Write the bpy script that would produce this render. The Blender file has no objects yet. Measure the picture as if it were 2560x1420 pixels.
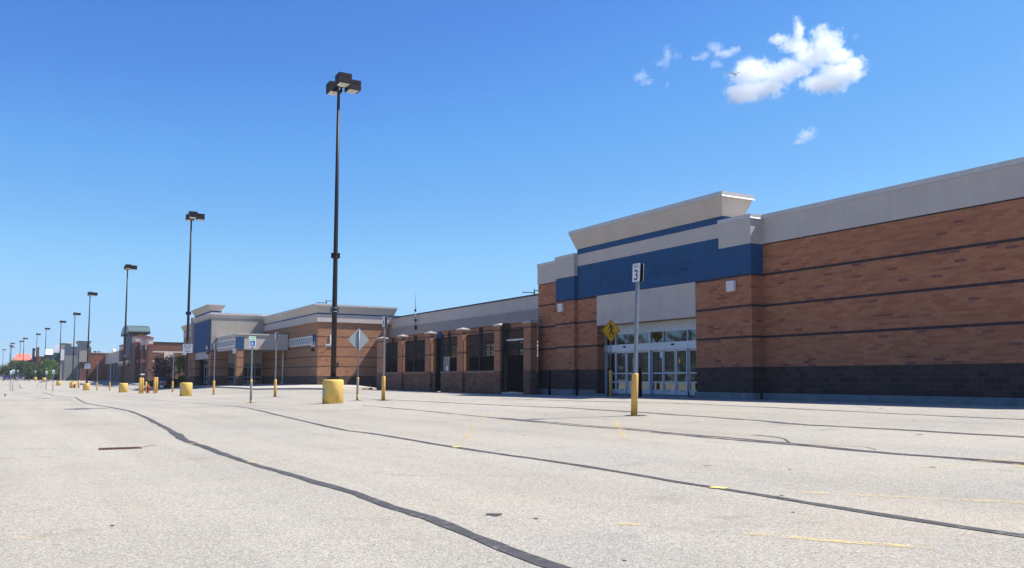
# Vacant big-box store on a bleached parking lot, strip of shops receding to the left.
import bpy, bmesh, math, random
from mathutils import Vector, Matrix
random.seed(7)
SC = bpy.context.scene
COL = SC.collection
R = math.radians
EYE = 1.15                      # camera height above the lot under it; heights written "rel" are metres above eye level

# ------------------------------------------------------------------ camera frame (measured from the photograph)
FPX, CX, CY = 2170.0, 1280.0, 793.7
def _n(v): return v.normalized()
UPC = _n(Vector((120 / FPX, 30000 / FPX, -1)))
YC = Vector(((54 - CX) / FPX, -(945.7 - CY) / FPX, -1))
YC = _n(YC - UPC * YC.dot(UPC))
XC = YC.cross(UPC)
CAM = Vector((0, 0, EYE))
def ray(px, py):
    c = Vector(((px - CX) / FPX, -(py - CY) / FPX, -1))
    return Vector((XC.dot(c), YC.dot(c), UPC.dot(c)))      # length along the optical axis = 1
def at_depth(px, py, d): return CAM + ray(px, py) * d
def on_x(px, py, X):
    r = ray(px, py); return CAM + r * (X / r.x)
def on_y(px, py, Y):
    r = ray(px, py); return CAM + r * (Y / r.y)
def yat(px, X, py=930): return on_x(px, py, X).y
def xat(px, Y, py=930): return on_y(px, py, Y).x
def E(h): return h + EYE

# ------------------------------------------------------------------ ground height field
def lerp_tab(t, x):
    if x <= t[0][0]: return t[0][1]
    for (a, va), (b, vb) in zip(t, t[1:]):
        if x <= b: return va + (vb - va) * (x - a) / (b - a)
    return t[-1][1]
PROF = [(-80, .80), (0, .84), (18, .87), (35, .90), (55, 1.09), (70, 1.16), (98, 1.33), (128, 1.5), (167, 1.6), (193, 1.48), (236, .8), (262, .6), (320, .4), (2000, .4)]
RIGHT = [(-80, -.17), (45, -.17), (65, -.37), (87, -.45), (130, -.62), (180, -.7), (230, -.2), (300, 0), (2000, 0)]
XADJ = [(-400, -.6), (-60, -.25), (-10, .15), (1.3, .27), (6, .2), (11, .08), (13.5, 0)]
def gz_raw(x, y):
    y2 = [lerp_tab(PROF, y + d) for d in (-6, -3, 0, 3, 6)]
    p = sum(y2) / 5
    r = lerp_tab(RIGHT, y)
    fade = 1 if y < 60 else max(.15, 1 - (y - 60) / 140)
    if x <= 13.5: a = lerp_tab(XADJ, x) * fade
    elif x <= 20: a = (x - 13.5) / 6.5 * (r - .045)
    elif x <= 24: a = r - .045 + (x - 20) / 4 * .035
    else: a = r - .01
    return EYE - p - a
def axis(pts):
    out = []
    for a, b, s in pts:
        n = max(1, round((b - a) / s))
        out += [a + (b - a) * i / n for i in range(n)]
    out.append(pts[-1][1]); return out
GX = axis([(-900, -100, 100), (-100, -20, 10), (-20, 30, .5), (30, 80, 5), (80, 900, 80)])
GY = axis([(-120, -10, 10), (-10, 45, .5), (45, 260, 1.5), (260, 340, 5), (340, 2000, 110)])
GH = [[gz_raw(x, y) for y in GY] for x in GX]
import bisect
def gz(x, y):
    i = min(max(bisect.bisect_right(GX, x) - 1, 0), len(GX) - 2); j = min(max(bisect.bisect_right(GY, y) - 1, 0), len(GY) - 2)
    u = (x - GX[i]) / (GX[i + 1] - GX[i]); v = (y - GY[j]) / (GY[j + 1] - GY[j])
    a, b, c, d = GH[i][j], GH[i + 1][j], GH[i][j + 1], GH[i + 1][j + 1]
    if u + v <= 1: return a + u * (b - a) + v * (c - a)
    return d + (1 - u) * (c - d) + (1 - v) * (b - d)
def ground(px, py):
    r = ray(px, py); t, step = 2.0, .25
    while t < 900:
        q = CAM + r * t
        if q.z < gz(q.x, q.y):
            lo, hi = t - step, t
            for _ in range(30):
                m = (lo + hi) / 2; q = CAM + r * m
                if q.z < gz(q.x, q.y): hi = m
                else: lo = m
            q = CAM + r * hi; return Vector((q.x, q.y, gz(q.x, q.y)))
        step = max(.25, t * .01); t += step
    q = CAM + r * 400; return Vector((q.x, q.y, gz(q.x, q.y)))
def gp(x, y): return Vector((x, y, gz(x, y)))
def stand(px, depth):           # a point of the lot under pixel column px at this distance along the optical axis
    q = at_depth(px, 950, depth); return gp(q.x, q.y)

# ------------------------------------------------------------------ object helpers
OFF = {}
def tag(o, label=None, cat=None, group=None, kind=None):
    if label: o['label'] = label
    if cat: o['category'] = cat
    if group: o['group'] = group
    if kind: o['kind'] = kind
    return o
def thing(name, label, cat, loc=(0, 0, 0), group=None, rz=0):
    o = bpy.data.objects.new(name, None); COL.objects.link(o)
    o.location = loc; o.rotation_euler = (0, 0, rz); o.empty_display_size = .3
    OFF[o.name] = Vector(loc)
    return tag(o, label, cat, group)

class MB:
    def __init__(s): s.v, s.f, s.m, s.sm = [], [], [], []
    def add(s, vs, fs, m=0, smooth=False):
        k = len(s.v); s.v += [Vector(a) for a in vs]
        for f in fs: s.f.append([k + i for i in f]); s.m.append(m); s.sm.append(smooth)
        return s
    def box(s, x0, x1, y0, y1, z0, z1, m=0):
        return s.add([(x0, y0, z0), (x1, y0, z0), (x1, y1, z0), (x0, y1, z0), (x0, y0, z1), (x1, y0, z1), (x1, y1, z1), (x0, y1, z1)],
                     [(0, 3, 2, 1), (4, 5, 6, 7), (0, 1, 5, 4), (1, 2, 6, 5), (2, 3, 7, 6), (3, 0, 4, 7)], m)
    def hexa(s, p, m=0):        # eight corners: bottom ring then top ring
        return s.add(p, [(0, 3, 2, 1), (4, 5, 6, 7), (0, 1, 5, 4), (1, 2, 6, 5), (2, 3, 7, 6), (3, 0, 4, 7)], m)
    def obox(s, c, sx, sy, sz, rz=0, m=0):   # box sitting on c, turned by rz
        ca, sa = math.cos(rz), math.sin(rz); P = []
        for z in (0, sz):
            for x, y in ((-1, -1), (1, -1), (1, 1), (-1, 1)):
                a, b = x * sx / 2, y * sy / 2
                P.append((c[0] + a * ca - b * sa, c[1] + a * sa + b * ca, c[2] + z))
        return s.hexa(P, m)
    def tube(s, pts, rad, n=10, m=0, caps=True, smooth=True):
        pts = [Vector(p) for p in pts]
        if not isinstance(rad, (list, tuple)): rad = [rad] * len(pts)
        ring, k = [], len(s.v)
        for i, p in enumerate(pts):
            d = (pts[min(i + 1, len(pts) - 1)] - pts[max(i - 1, 0)]).normalized()
            a = Vector((0, 0, 1)) if abs(d.z) < .9 else Vector((1, 0, 0))
            u = d.cross(a).normalized(); w = d.cross(u)
            for j in range(n):
                t = 2 * math.pi * j / n
                s.v.append(p + (u * math.cos(t) + w * math.sin(t)) * rad[i])
        for i in range(len(pts) - 1):
            for j in range(n):
                a, b = k + i * n + j, k + i * n + (j + 1) % n
                s.f.append([a, b, b + n, a + n]); s.m.append(m); s.sm.append(smooth)
        if caps:
            s.f.append([k + j for j in range(n)][::-1]); s.m.append(m); s.sm.append(False)
            e = k + (len(pts) - 1) * n
            s.f.append([e + j for j in range(n)]); s.m.append(m); s.sm.append(False)
        return s
    def lathe(s, c, prof, n=24, m=0, smooth=True):      # prof: (radius, z) from bottom to top
        return s.tube([(c[0], c[1], c[2] + z) for r, z in prof], [max(r, .0005) for r, z in prof], n, m, True, smooth) if False else s._lathe(c, prof, n, m, smooth)
    def _lathe(s, c, prof, n, m, smooth):
        k = len(s.v)
        for r, z in prof:
            for j in range(n):
                t = 2 * math.pi * j / n
                s.v.append(Vector((c[0] + max(r, .0005) * math.cos(t), c[1] + max(r, .0005) * math.sin(t), c[2] + z)))
        for i in range(len(prof) - 1):
            for j in range(n):
                a, b = k + i * n + j, k + i * n + (j + 1) % n
                s.f.append([a, b, b + n, a + n]); s.m.append(m); s.sm.append(smooth)
        s.f.append([k + j for j in range(n)][::-1]); s.m.append(m); s.sm.append(False)
        e = k + (len(prof) - 1) * n
        s.f.append([e + j for j in range(n)]); s.m.append(m); s.sm.append(False)
        return s
    def prism(s, poly, o, u, w, th, m=0, back=None):   # 2D polygon (u,w axes at origin o) extruded along u x w by th
        o, u, w = Vector(o), Vector(u), Vector(w); d = u.cross(w).normalized() * th; n = len(poly)
        P = [o + u * a + w * b for a, b in poly]
        return s.add(P + [p + d for p in P], [list(range(n))[::-1], [n + i for i in range(n)]] + [[i, (i + 1) % n, n + (i + 1) % n, n + i] for i in range(n)], m) if back is None else s.add(P + [p + d for p in P], [list(range(n))[::-1]], back).add([p + d for p in P] + P, [list(range(n))] + [[n + i, n + (i + 1) % n, (i + 1) % n, i] for i in range(n)], m)
    def build(s, name, mats, parent=None, off=None, bevel=0):
        if off is None: off = OFF.get(parent.name, Vector()) if parent else Vector()
        me = bpy.data.meshes.new(name)
        me.from_pydata([v - off for v in s.v], [], s.f)
        for m in (mats if isinstance(mats, (list, tuple)) else [mats]): me.materials.append(m)
        me.polygons.foreach_set('material_index', s.m); me.polygons.foreach_set('use_smooth', s.sm)
        bm = bmesh.new(); bm.from_mesh(me)
        bmesh.ops.recalc_face_normals(bm, faces=bm.faces)
        if bevel:
            bmesh.ops.bevel(bm, geom=[e for e in bm.edges if len(e.link_faces) == 2 and e.calc_face_angle(0) > .6], offset=bevel, segments=2, affect='EDGES', clamp_overlap=True)
        uv = bm.loops.layers.uv.new('UVMap')
        for f in bm.faces:
            nx, ny, nz = (abs(a) for a in f.normal)
            for l in f.loops:
                c = l.vert.co + off
                l[uv].uv = (c.x, c.y) if nz > .75 else ((c.y, c.z) if nx > ny else (c.x, c.z))
        bm.to_mesh(me); bm.free()
        o = bpy.data.objects.new(name, me); COL.objects.link(o)
        if parent: o.parent = parent
        OFF[o.name] = Vector(off)
        return o
def kids(o): return [c for c in bpy.data.objects if c.parent == o]
def copy_tree(o, parent=None):
    c = o.copy(); COL.objects.link(c)
    if parent: c.parent = parent
    OFF[c.name] = OFF.get(o.name, Vector())
    for k in kids(o): copy_tree(k, c)
    return c
_tc = {}
def text_geo(t, bold=0.0):
    if (t, bold) in _tc: return _tc[(t, bold)]
    cu = bpy.data.curves.new('tmp', 'FONT'); cu.body = t; cu.align_x = 'CENTER'; cu.align_y = 'CENTER'; cu.offset = bold; cu.resolution_u = 4
    ob = bpy.data.objects.new('tmp', cu); COL.objects.link(ob)
    dg = bpy.context.evaluated_depsgraph_get(); dg.update()
    me = bpy.data.meshes.new_from_object(ob.evaluated_get(dg))
    vs = [(v.co.x, v.co.y) for v in me.vertices]; fs = [list(p.vertices) for p in me.polygons]
    bpy.data.objects.remove(ob); bpy.data.curves.remove(cu); bpy.data.meshes.remove(me)
    x0, x1 = min(v[0] for v in vs), max(v[0] for v in vs); y0, y1 = min(v[1] for v in vs), max(v[1] for v in vs)
    vs = [((a - (x0 + x1) / 2) / (x1 - x0), (b - (y0 + y1) / 2) / (y1 - y0)) for a, b in vs]
    _tc[(t, bold)] = (vs, fs); return vs, fs
def put_text(mb, t, c, u, w, wid, hei, m=0, bold=0.0):     # lettering wid x hei centred on c, reading along u
    vs, fs = text_geo(t, bold); c, u, w = Vector(c), Vector(u), Vector(w)
    mb.add([c + u * (a * wid) + w * (b * hei) for a, b in vs], fs, m)

# ------------------------------------------------------------------ materials
def nodes(name):
    m = bpy.data.materials.new(name); m.use_nodes = True; nt = m.node_tree
    return m, nt, nt.nodes['Principled BSDF']
def N(nt, t, **kw):
    n = nt.nodes.new(t)
    for k, v in kw.items():
        if k.startswith('i_'):
            k = k[2:]; k = int(k) if k.isdigit() else k.replace('_', ' ')
            n.inputs[k].default_value = v
        else: setattr(n, k, v)
    return n
def L(nt, a, b): nt.links.new(a, b)
def rgb(c): return (c[0], c[1], c[2], 1)
def ramp(nt, fac, stops, interp='LINEAR'):
    r = N(nt, 'ShaderNodeValToRGB'); r.color_ramp.interpolation = interp; e = r.color_ramp.elements
    while len(e) < len(stops): e.new(.5)
    for k, (p, c) in enumerate(stops): e[k].position = p; e[k].color = rgb(c) if not isinstance(c, (int, float)) else (c, c, c, 1)
    L(nt, fac, r.inputs[0]); return r.outputs[0]
def mix(nt, fac, a, b, mode='MIX'):
    m = N(nt, 'ShaderNodeMix', data_type='RGBA', blend_type=mode)
    for k, v in ((0, fac), (6, a), (7, b)):
        if isinstance(v, (int, float)): m.inputs[k].default_value = v if k == 0 else (v, v, v, 1)
        elif isinstance(v, tuple): m.inputs[k].default_value = rgb(v)
        else: L(nt, v, m.inputs[k])
    return m.outputs[2]
def math_(nt, op, a, b=0.0, c=None):
    m = N(nt, 'ShaderNodeMath', operation=op)
    for k, v in enumerate((a, b) if c is None else (a, b, c)):
        if isinstance(v, (int, float)): m.inputs[k].default_value = v
        else: L(nt, v, m.inputs[k])
    return m.outputs[0]
def noise(nt, vec, scale, detail=4, rough=.6, dist=0.0):
    n = N(nt, 'ShaderNodeTexNoise', i_Scale=scale, i_Detail=detail, i_Roughness=rough, i_Distortion=dist)
    if vec is not None: L(nt, vec, n.inputs['Vector'])
    return n.outputs['Fac']
def pos(nt): return N(nt, 'ShaderNodeNewGeometry').outputs['Position']
def objc(nt): return N(nt, 'ShaderNodeTexCoord').outputs['Object']
def stretch(nt, vec, s):
    m = N(nt, 'ShaderNodeMapping'); m.inputs['Scale'].default_value = s; L(nt, vec, m.inputs[0]); return m.outputs[0]
def bump(nt, h, bs, strength, dist=.01):
    b = N(nt, 'ShaderNodeBump', i_Strength=strength, i_Distance=dist); L(nt, h, b.inputs['Height']); L(nt, b.outputs[0], bs.inputs['Normal'])
def plain(name, c, rough=.6, var=.12, scale=6, metal=0, bmp=0, dirt=None, spec=.5):
    m, nt, bs = nodes(name); p = objc(nt)
    n = noise(nt, p, scale, 5)
    lo, hi = tuple(a * (1 - var) for a in c), tuple(a * (1 + var) for a in c)
    col = ramp(nt, n, [(.3, lo), (.7, hi)])
    if dirt:
        d = noise(nt, stretch(nt, p, (1.2, 1.2, .35)), scale * .7, 8, .7)
        col = mix(nt, ramp(nt, d, [(.52, 0.0), (.68, dirt[1])]), col, dirt[0])
    L(nt, col, bs.inputs['Base Color'])
    bs.inputs['Roughness'].default_value = rough; bs.inputs['Metallic'].default_value = metal; bs.inputs['Specular IOR Level'].default_value = spec
    if bmp: bump(nt, noise(nt, p, scale * 12, 4), bs, bmp)
    return m
M = {}
def asphalt():
    m, nt, bs = nodes('bleached_asphalt'); p = pos(nt)
    v = N(nt, 'ShaderNodeTexVoronoi', i_Scale=125.0, i_Randomness=1.0); L(nt, p, v.inputs['Vector'])
    sp = N(nt, 'ShaderNodeSeparateColor'); L(nt, v.outputs['Color'], sp.inputs[0])
    stone = ramp(nt, sp.outputs[0], [(0, (.15, .14, .13)), (.2, (.265, .25, .23)), (.6, (.355, .335, .305)), (.88, (.45, .43, .40)), (1, (.58, .56, .53))])
    v2 = N(nt, 'ShaderNodeTexVoronoi', i_Scale=62.0); L(nt, p, v2.inputs['Vector'])
    sp2 = N(nt, 'ShaderNodeSeparateColor'); L(nt, v2.outputs['Color'], sp2.inputs[0])
    stone = mix(nt, .35, stone, ramp(nt, sp2.outputs[1], [(0, (.17, .16, .15)), (.5, (.36, .335, .305)), (1, (.53, .51, .48))]))
    warm = noise(nt, p, .35, 5, .6)
    stone = mix(nt, 1.0, stone, ramp(nt, warm, [(.3, (1.02, 1.015, .94)), (.7, (1.07, 1.02, .89))]), 'MULTIPLY')
    big = noise(nt, p, .09, 6, .65)
    stone = mix(nt, 1.0, stone, ramp(nt, big, [(.25, .80), (.5, .97), (.75, 1.05)]), 'MULTIPLY')
    # tyre lanes and drips: long soft streaks along and across the rows
    lane = noise(nt, stretch(nt, p, (.9, .05, 1)), 1.0, 4, .6)
    stone = mix(nt, 1.0, stone, ramp(nt, lane, [(.3, .88), (.55, 1.0), (.7, 1.04)]), 'MULTIPLY')
    spot = noise(nt, p, 1.1, 4, .6)
    stone = mix(nt, ramp(nt, spot, [(.60, 0.0), (.78, .5)]), stone, (.16, .148, .14))
    tan = noise(nt, stretch(nt, p, (.25, .8, 1)), 1.0, 6, .7)
    stone = mix(nt, ramp(nt, tan, [(.52, 0.0), (.72, .35)]), stone, (.40, .34, .25))
    vc = N(nt, 'ShaderNodeTexVoronoi', i_Scale=.16, feature='DISTANCE_TO_EDGE'); wv = N(nt, 'ShaderNodeVectorMath', operation='ADD'); L(nt, p, wv.inputs[0])
    wn = N(nt, 'ShaderNodeTexNoise', i_Scale=.8, i_Detail=6.0, i_Roughness=.7); L(nt, p, wn.inputs['Vector']); ws = N(nt, 'ShaderNodeVectorMath', operation='SCALE', i_Scale=2.2); L(nt, wn.outputs['Color'], ws.inputs[0]); L(nt, ws.outputs[0], wv.inputs[1]); L(nt, wv.outputs[0], vc.inputs['Vector'])
    gate = ramp(nt, noise(nt, p, .12, 3, .5), [(.50, 0.0), (.60, .75)])
    crack = math_(nt, 'MULTIPLY', ramp(nt, vc.outputs['Distance'], [(0.0, 1.0), (.0016, .7), (.0032, 0.0)]), gate)
    stone = mix(nt, crack, stone, (.09, .082, .078))
    L(nt, stone, bs.inputs['Base Color']); bs.inputs['Roughness'].default_value = .93; bs.inputs['Specular IOR Level'].default_value = .25
    bump(nt, v.outputs['Distance'], bs, .45, .006)
    return m
def worn_paint(name, c, keep):
    m, nt, bs = nodes(name); p = pos(nt)
    n1 = noise(nt, p, 60, 6, .75); n2 = noise(nt, p, 4.5, 5, .65)
    s = math_(nt, 'ADD', n1, math_(nt, 'MULTIPLY', n2, .9))
    mask = N(nt, 'ShaderNodeMapRange'); mask.inputs['From Min'].default_value = .96 - keep; mask.inputs['From Max'].default_value = 1.12 - keep; mask.inputs['To Max'].default_value = .52
    L(nt, s, mask.inputs[0])
    bs.inputs['Base Color'].default_value = rgb(c); bs.inputs['Roughness'].default_value = .8
    tr = N(nt, 'ShaderNodeBsdfTransparent'); mx = N(nt, 'ShaderNodeMixShader')
    L(nt, mask.outputs[0], mx.inputs[0]); L(nt, tr.outputs[0], mx.inputs[1]); L(nt, bs.outputs[0], mx.inputs[2])
    L(nt, mx.outputs[0], nt.nodes['Material Output'].inputs['Surface'])
    return m
def brick(name, base_top, cols, dark, joint, band=12, btop=99, base_col=(.062, .039, .032), bandc=(.048, .028, .029), white_rows=None, bw=.406, bh=.1016):
    """courses of long brick with a dark soldier band every `band` courses, dark block below base_top (world z)"""
    m, nt, bs = nodes(name)
    uv = N(nt, 'ShaderNodeUVMap').outputs[0]
    sep = N(nt, 'ShaderNodeSeparateXYZ'); L(nt, uv, sep.inputs[0])
    z = math_(nt, 'SUBTRACT', sep.outputs[1], base_top)
    cmb = N(nt, 'ShaderNodeCombineXYZ'); L(nt, sep.outputs[0], cmb.inputs[0]); L(nt, z, cmb.inputs[1])
    def bt(w, h, mort):
        b = N(nt, 'ShaderNodeTexBrick', i_Scale=1.0, i_Mortar_Size=mort, i_Mortar_Smooth=.2, i_Bias=0.0, i_Brick_Width=w, i_Row_Height=h)
        b.inputs['Color1'].default_value = (0, 0, 0, 1); b.inputs['Color2'].default_value = (1, 1, 1, 1); b.inputs['Mortar'].default_value = (.4, .4, .4, 1)
        L(nt, cmb.outputs[0], b.inputs['Vector']); return b
    b = bt(bw, bh, .009)
    body = ramp(nt, b.outputs['Color'], [(0, cols[0]), (.4, cols[1]), (.85, cols[2]), (.955, cols[1]), (.965, dark), (1, dark)])
    big = noise(nt, cmb.outputs[0], .6, 5, .65)
    body = mix(nt, 1.0, body, ramp(nt, big, [(.3, .9), (.7, 1.08)]), 'MULTIPLY')
    grain = noise(nt, stretch(nt, cmb.outputs[0], (5, 14, 1)), 4, 5, .7)
    body = mix(nt, 1.0, body, ramp(nt, grain, [(.3, .88), (.7, 1.10)]), 'MULTIPLY')
    body = mix(nt, math_(nt, 'MULTIPLY', b.outputs['Fac'], .8), body, joint)
    if band:
        row = math_(nt, 'FLOOR', math_(nt, 'DIVIDE', z, bh))
        isb = math_(nt, 'GREATER_THAN', math_(nt, 'FLOORED_MODULO', row, band), band - 1.5)
        isb = math_(nt, 'MULTIPLY', isb, math_(nt, 'LESS_THAN', z, btop))
        bandcol = mix(nt, math_(nt, 'MULTIPLY', b.outputs['Fac'], .8), bandc, (.13, .11, .105))
        body = mix(nt, isb, body, bandcol)
    if white_rows:
        for zz in white_rows:
            k = math_(nt, 'LESS_THAN', math_(nt, 'ABSOLUTE', math_(nt, 'SUBTRACT', sep.outputs[1], zz)), .12)
            body = mix(nt, k, body, (.5, .47, .42))
    c = bt(.406, .2032, .008)
    blk = mix(nt, .55, base_col, ramp(nt, c.outputs['Color'], [(0, tuple(a * .6 for a in base_col)), (1, tuple(a * 1.5 for a in base_col))]))
    g2 = noise(nt, cmb.outputs[0], 30, 4, .7)
    blk = mix(nt, 1.0, blk, ramp(nt, g2, [(.3, .75), (.7, 1.25)]), 'MULTIPLY')
    blk = mix(nt, math_(nt, 'MULTIPLY', c.outputs['Fac'], .75), blk, (.115, .10, .10))
    col = mix(nt, math_(nt, 'LESS_THAN', z, 0.0), body, blk)
    L(nt, col, bs.inputs['Base Color']); bs.inputs['Roughness'].default_value = .88; bs.inputs['Specular IOR Level'].default_value = .3
    h = math_(nt, 'SUBTRACT', math_(nt, 'MULTIPLY', grain, .35), b.outputs['Fac'])
    bump(nt, h, bs, .5, .006)
    return m
def stucco(name, c, streak=.055):
    m, nt, bs = nodes(name); p = pos(nt)
    n = noise(nt, p, 1.1, 5, .6); f = noise(nt, p, 60, 3, .6)
    s = noise(nt, stretch(nt, p, (2.5, 2.5, .12)), 1.5, 6, .7)
    col = ramp(nt, n, [(.3, tuple(a * .93 for a in c)), (.7, tuple(a * 1.05 for a in c))])
    col = mix(nt, 1.0, col, ramp(nt, f, [(.3, .9), (.7, 1.08)]), 'MULTIPLY')
    col = mix(nt, 1.0, col, ramp(nt, s, [(.3, 1 - streak), (.6, 1.0), (.8, 1.02)]), 'MULTIPLY')
    L(nt, col, bs.inputs['Base Color']); bs.inputs['Roughness'].default_value = .92; bs.inputs['Specular IOR Level'].default_value = .2
    bump(nt, f, bs, .35, .004); return m
def glass(name, tint=(.90, .92, .90), trans=.55):
    m, nt, bs = nodes(name)
    tr = N(nt, 'ShaderNodeBsdfTransparent'); tr.inputs[0].default_value = rgb(tint)
    gl = N(nt, 'ShaderNodeBsdfGlossy', i_Roughness=.02); gl.inputs[0].default_value = (.9, .93, .95, 1)
    fr = N(nt, 'ShaderNodeFresnel', i_IOR=1.55)
    mx = N(nt, 'ShaderNodeMixShader'); L(nt, math_(nt, 'MULTIPLY', fr.outputs[0], .9), mx.inputs[0])
    L(nt, tr.outputs[0], mx.inputs[1]); L(nt, gl.outputs[0], mx.inputs[2]); L(nt, mx.outputs[0], nt.nodes['Material Output'].inputs['Surface'])
    return m
def leafmat(name, cols, trans=.35):
    m, nt, bs = nodes(name)
    n = noise(nt, pos(nt), 1.1, 3, .6); oi = N(nt, 'ShaderNodeNewGeometry').outputs['Random Per Island']
    f = math_(nt, 'ADD', math_(nt, 'MULTIPLY', n, .6), math_(nt, 'MULTIPLY', oi, .4))
    col = ramp(nt, f, [(.2, cols[0]), (.5, cols[1]), (.8, cols[2])])
    L(nt, col, bs.inputs['Base Color']); bs.inputs['Roughness'].default_value = .6
    tl = N(nt, 'ShaderNodeBsdfTranslucent'); L(nt, col, tl.inputs[0]); mx = N(nt, 'ShaderNodeMixShader', i_0=trans)
    L(nt, bs.outputs[0], mx.inputs[1]); L(nt, tl.outputs[0], mx.inputs[2]); L(nt, mx.outputs[0], nt.nodes['Material Output'].inputs['Surface'])
    return m
BASE_A = E(.56)
BASE_C = E(.37)
M['asphalt'] = asphalt()
M['seal'] = plain('tar_seal', (.066, .062, .060), .72, .25, 9, bmp=.15, dirt=((.20, .19, .175), .8), spec=.3)
M['crack'] = plain('open_crack', (.055, .05, .048), .9, .3, 12)  # also colours the painted shadow streak of the near lamp pole
M['yline'] = worn_paint('worn_yellow_paint', (.80, .58, .17), .06)
M['yline_faint'] = worn_paint('faint_yellow_paint', (.76, .55, .17), .02)
M['yline_ghost'] = worn_paint('ghost_yellow_paint', (.70, .50, .18), -.06)
M['yfresh'] = plain('yellow_paint_on_tar', (.74, .56, .16), .7, .15, 20)
M['blueline'] = worn_paint('faint_blue_paint', (.30, .48, .62), .0)
M['ykerb'] = plain('yellow_kerb_paint', (.50, .33, .07), .7, .2, 5, dirt=((.22, .2, .17), .8))
M['brickA'] = brick('orange_long_brick', BASE_A, [(.335, .118, .056), (.395, .148, .070), (.455, .182, .089)], (.22, .080, .060), (.27, .17, .12))
M['brickC'] = brick('tan_long_brick', BASE_C, [(.33, .150, .072), (.365, .172, .085), (.40, .195, .100)], (.25, .105, .06), (.27, .19, .14), band=10, btop=4.6, base_col=(.10, .062, .048), bandc=(.075, .04, .037))
M['brickD'] = brick('dark_red_brick', -30, [(.115, .047, .034), (.14, .060, .042), (.165, .075, .053)], (.07, .03, .026), (.15, .10, .08), band=0, bw=.3, bh=.1)
M['brickE'] = brick('rust_brick', -30, [(.20, .075, .045), (.235, .092, .055), (.265, .105, .062)], (.13, .05, .035), (.2, .12, .09), band=0, bw=.3, bh=.1)
M['stucco'] = stucco('grey_stucco', (.53, .465, .415))
M['stucco_warm'] = stucco('warm_grey_stucco', (.56, .48, .40))
M['stucco_dark'] = stucco('dark_grey_stucco', (.315, .29, .27))
M['stucco_mid'] = stucco('taupe_stucco', (.36, .325, .28), .1)
M['stucco_far'] = stucco('far_grey_stucco', (.33, .31, .28), .1)
M['woods'] = leafmat('far_wood_leaves', [(.030, .034, .022), (.048, .050, .032), (.07, .07, .045)], .1)
M['coping'] = plain('pale_metal_coping', (.50, .48, .46), .45, .08, 3)
M['blue'] = stucco('blue_stucco', (.029, .088, .195), .07)
M['ghost'] = stucco('unfaded_blue_stucco', (.0238, .0755, .174), .07)
M['alu'] = plain('anodised_aluminium', (.46, .50, .56), .38, .08, 4, metal=.35)
M['fascia'] = plain('door_head_metal', (.52, .52, .50), .5, .06, 3)
M['rust'] = plain('rust_line', (.30, .20, .12), .8, .3, 8)
M['glass'] = glass('door_glass')
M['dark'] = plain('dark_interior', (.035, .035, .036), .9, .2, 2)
M['board'] = plain('inner_partition', (.74, .67, .56), .8, .15, 2)
M['whitebox'] = plain('inside_white_panel', (.7, .74, .72), .6, .05, 2)
M['concrete'] = plain('kerb_concrete', (.38, .36, .33), .9, .15, 3, bmp=.2, dirt=((.2, .19, .17), .5))
M['footing'] = plain('footing_concrete', (.19, .21, .215), .9, .2, 3, bmp=.2, dirt=((.09, .09, .09), .5))
M['walk'] = plain('sidewalk_concrete', (.42, .385, .32), .9, .12, 1.2, bmp=.15)
M['yellow'] = plain('bollard_yellow', (.74, .43, .10), .5, .1, 5, bmp=.05, dirt=((.34, .19, .07), .6))
M['ybase'] = plain('base_yellow', (.76, .50, .115), .75, .12, 2.5, bmp=.3, dirt=((.34, .25, .13), .85))
M['peel'] = plain('peeling_yellow', (.36, .33, .31), .6, .2, 9, dirt=((.62, .40, .10), 1.0))
M['brownpipe'] = plain('brown_bollard_paint', (.016, .008, .008), .6, .2, 6, spec=.15)
M['bronze'] = plain('dark_bronze_paint', (.020, .014, .017), .5, .15, 4, spec=.35)
M['bronze2'] = plain('bronze_box', (.018, .013, .016), .6, .15, 4, spec=.25)
M['lens'] = plain('lamp_lens', (.62, .60, .56), .25, .18, 9)
M['galv'] = plain('galvanised_steel', (.19, .21, .25), .5, .15, 8, metal=.25)
M['signback'] = plain('bare_sign_back', (.33, .37, .385), .5, .05, 3, metal=.3)
M['signwhite'] = plain('sign_white', (.72, .72, .74), .4, .05, 6)
M['signyellow'] = plain('sign_yellow', (.95, .47, .015), .4, .06, 5)
M['black'] = plain('black_lettering', (.012, .012, .014), .5, .1, 5)
M['signgreen'] = plain('sign_green_lettering', (.05, .30, .16), .5, .1, 5)
M['palegreen'] = plain('sign_pale_green', (.50, .66, .56), .5, .05, 5)
M['signblue'] = plain('sign_blue', (.012, .045, .32), .45, .08, 5)
M['iron'] = plain('black_iron', (.010, .010, .012), .6, .2, 6, spec=.12)
M['screen'] = plain('dark_shade_cloth', (.008, .008, .010), .95, .3, 5, spec=.03)
M['cap'] = plain('pale_pier_cap', (.40, .37, .32), .8, .12, 4)
M['greydoor'] = plain('grey_steel_door', (.20, .175, .165), .6, .1, 3)
M['paper'] = plain('paper_notice', (.66, .66, .70), .7, .03, 3)
M['white'] = plain('white_paint', (.72, .70, .68), .55, .06, 3)
M['red'] = plain('hydrant_red', (.26, .035, .030), .5, .2, 8, dirt=((.12, .03, .025), .5))
M['redtrim'] = plain('red_metal_trim', (.30, .055, .06), .6, .12, 3)
M['greenroof'] = plain('green_metal_roof', (.135, .20, .19), .5, .1, 2)
M['bluegrey'] = stucco('blue_grey_panel', (.105, .125, .16))
M['greengrey'] = stucco('green_grey_panel', (.235, .255, .24))
M['orange'] = plain('orange_metal_roof', (.72, .19, .12), .5, .06, .5)
M['roofwhite'] = plain('white_metal_roof', (.86, .86, .86), .5, .03, .5)
M['gravel'] = plain('roof_gravel', (.25, .24, .22), .95, .2, 2)
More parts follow.
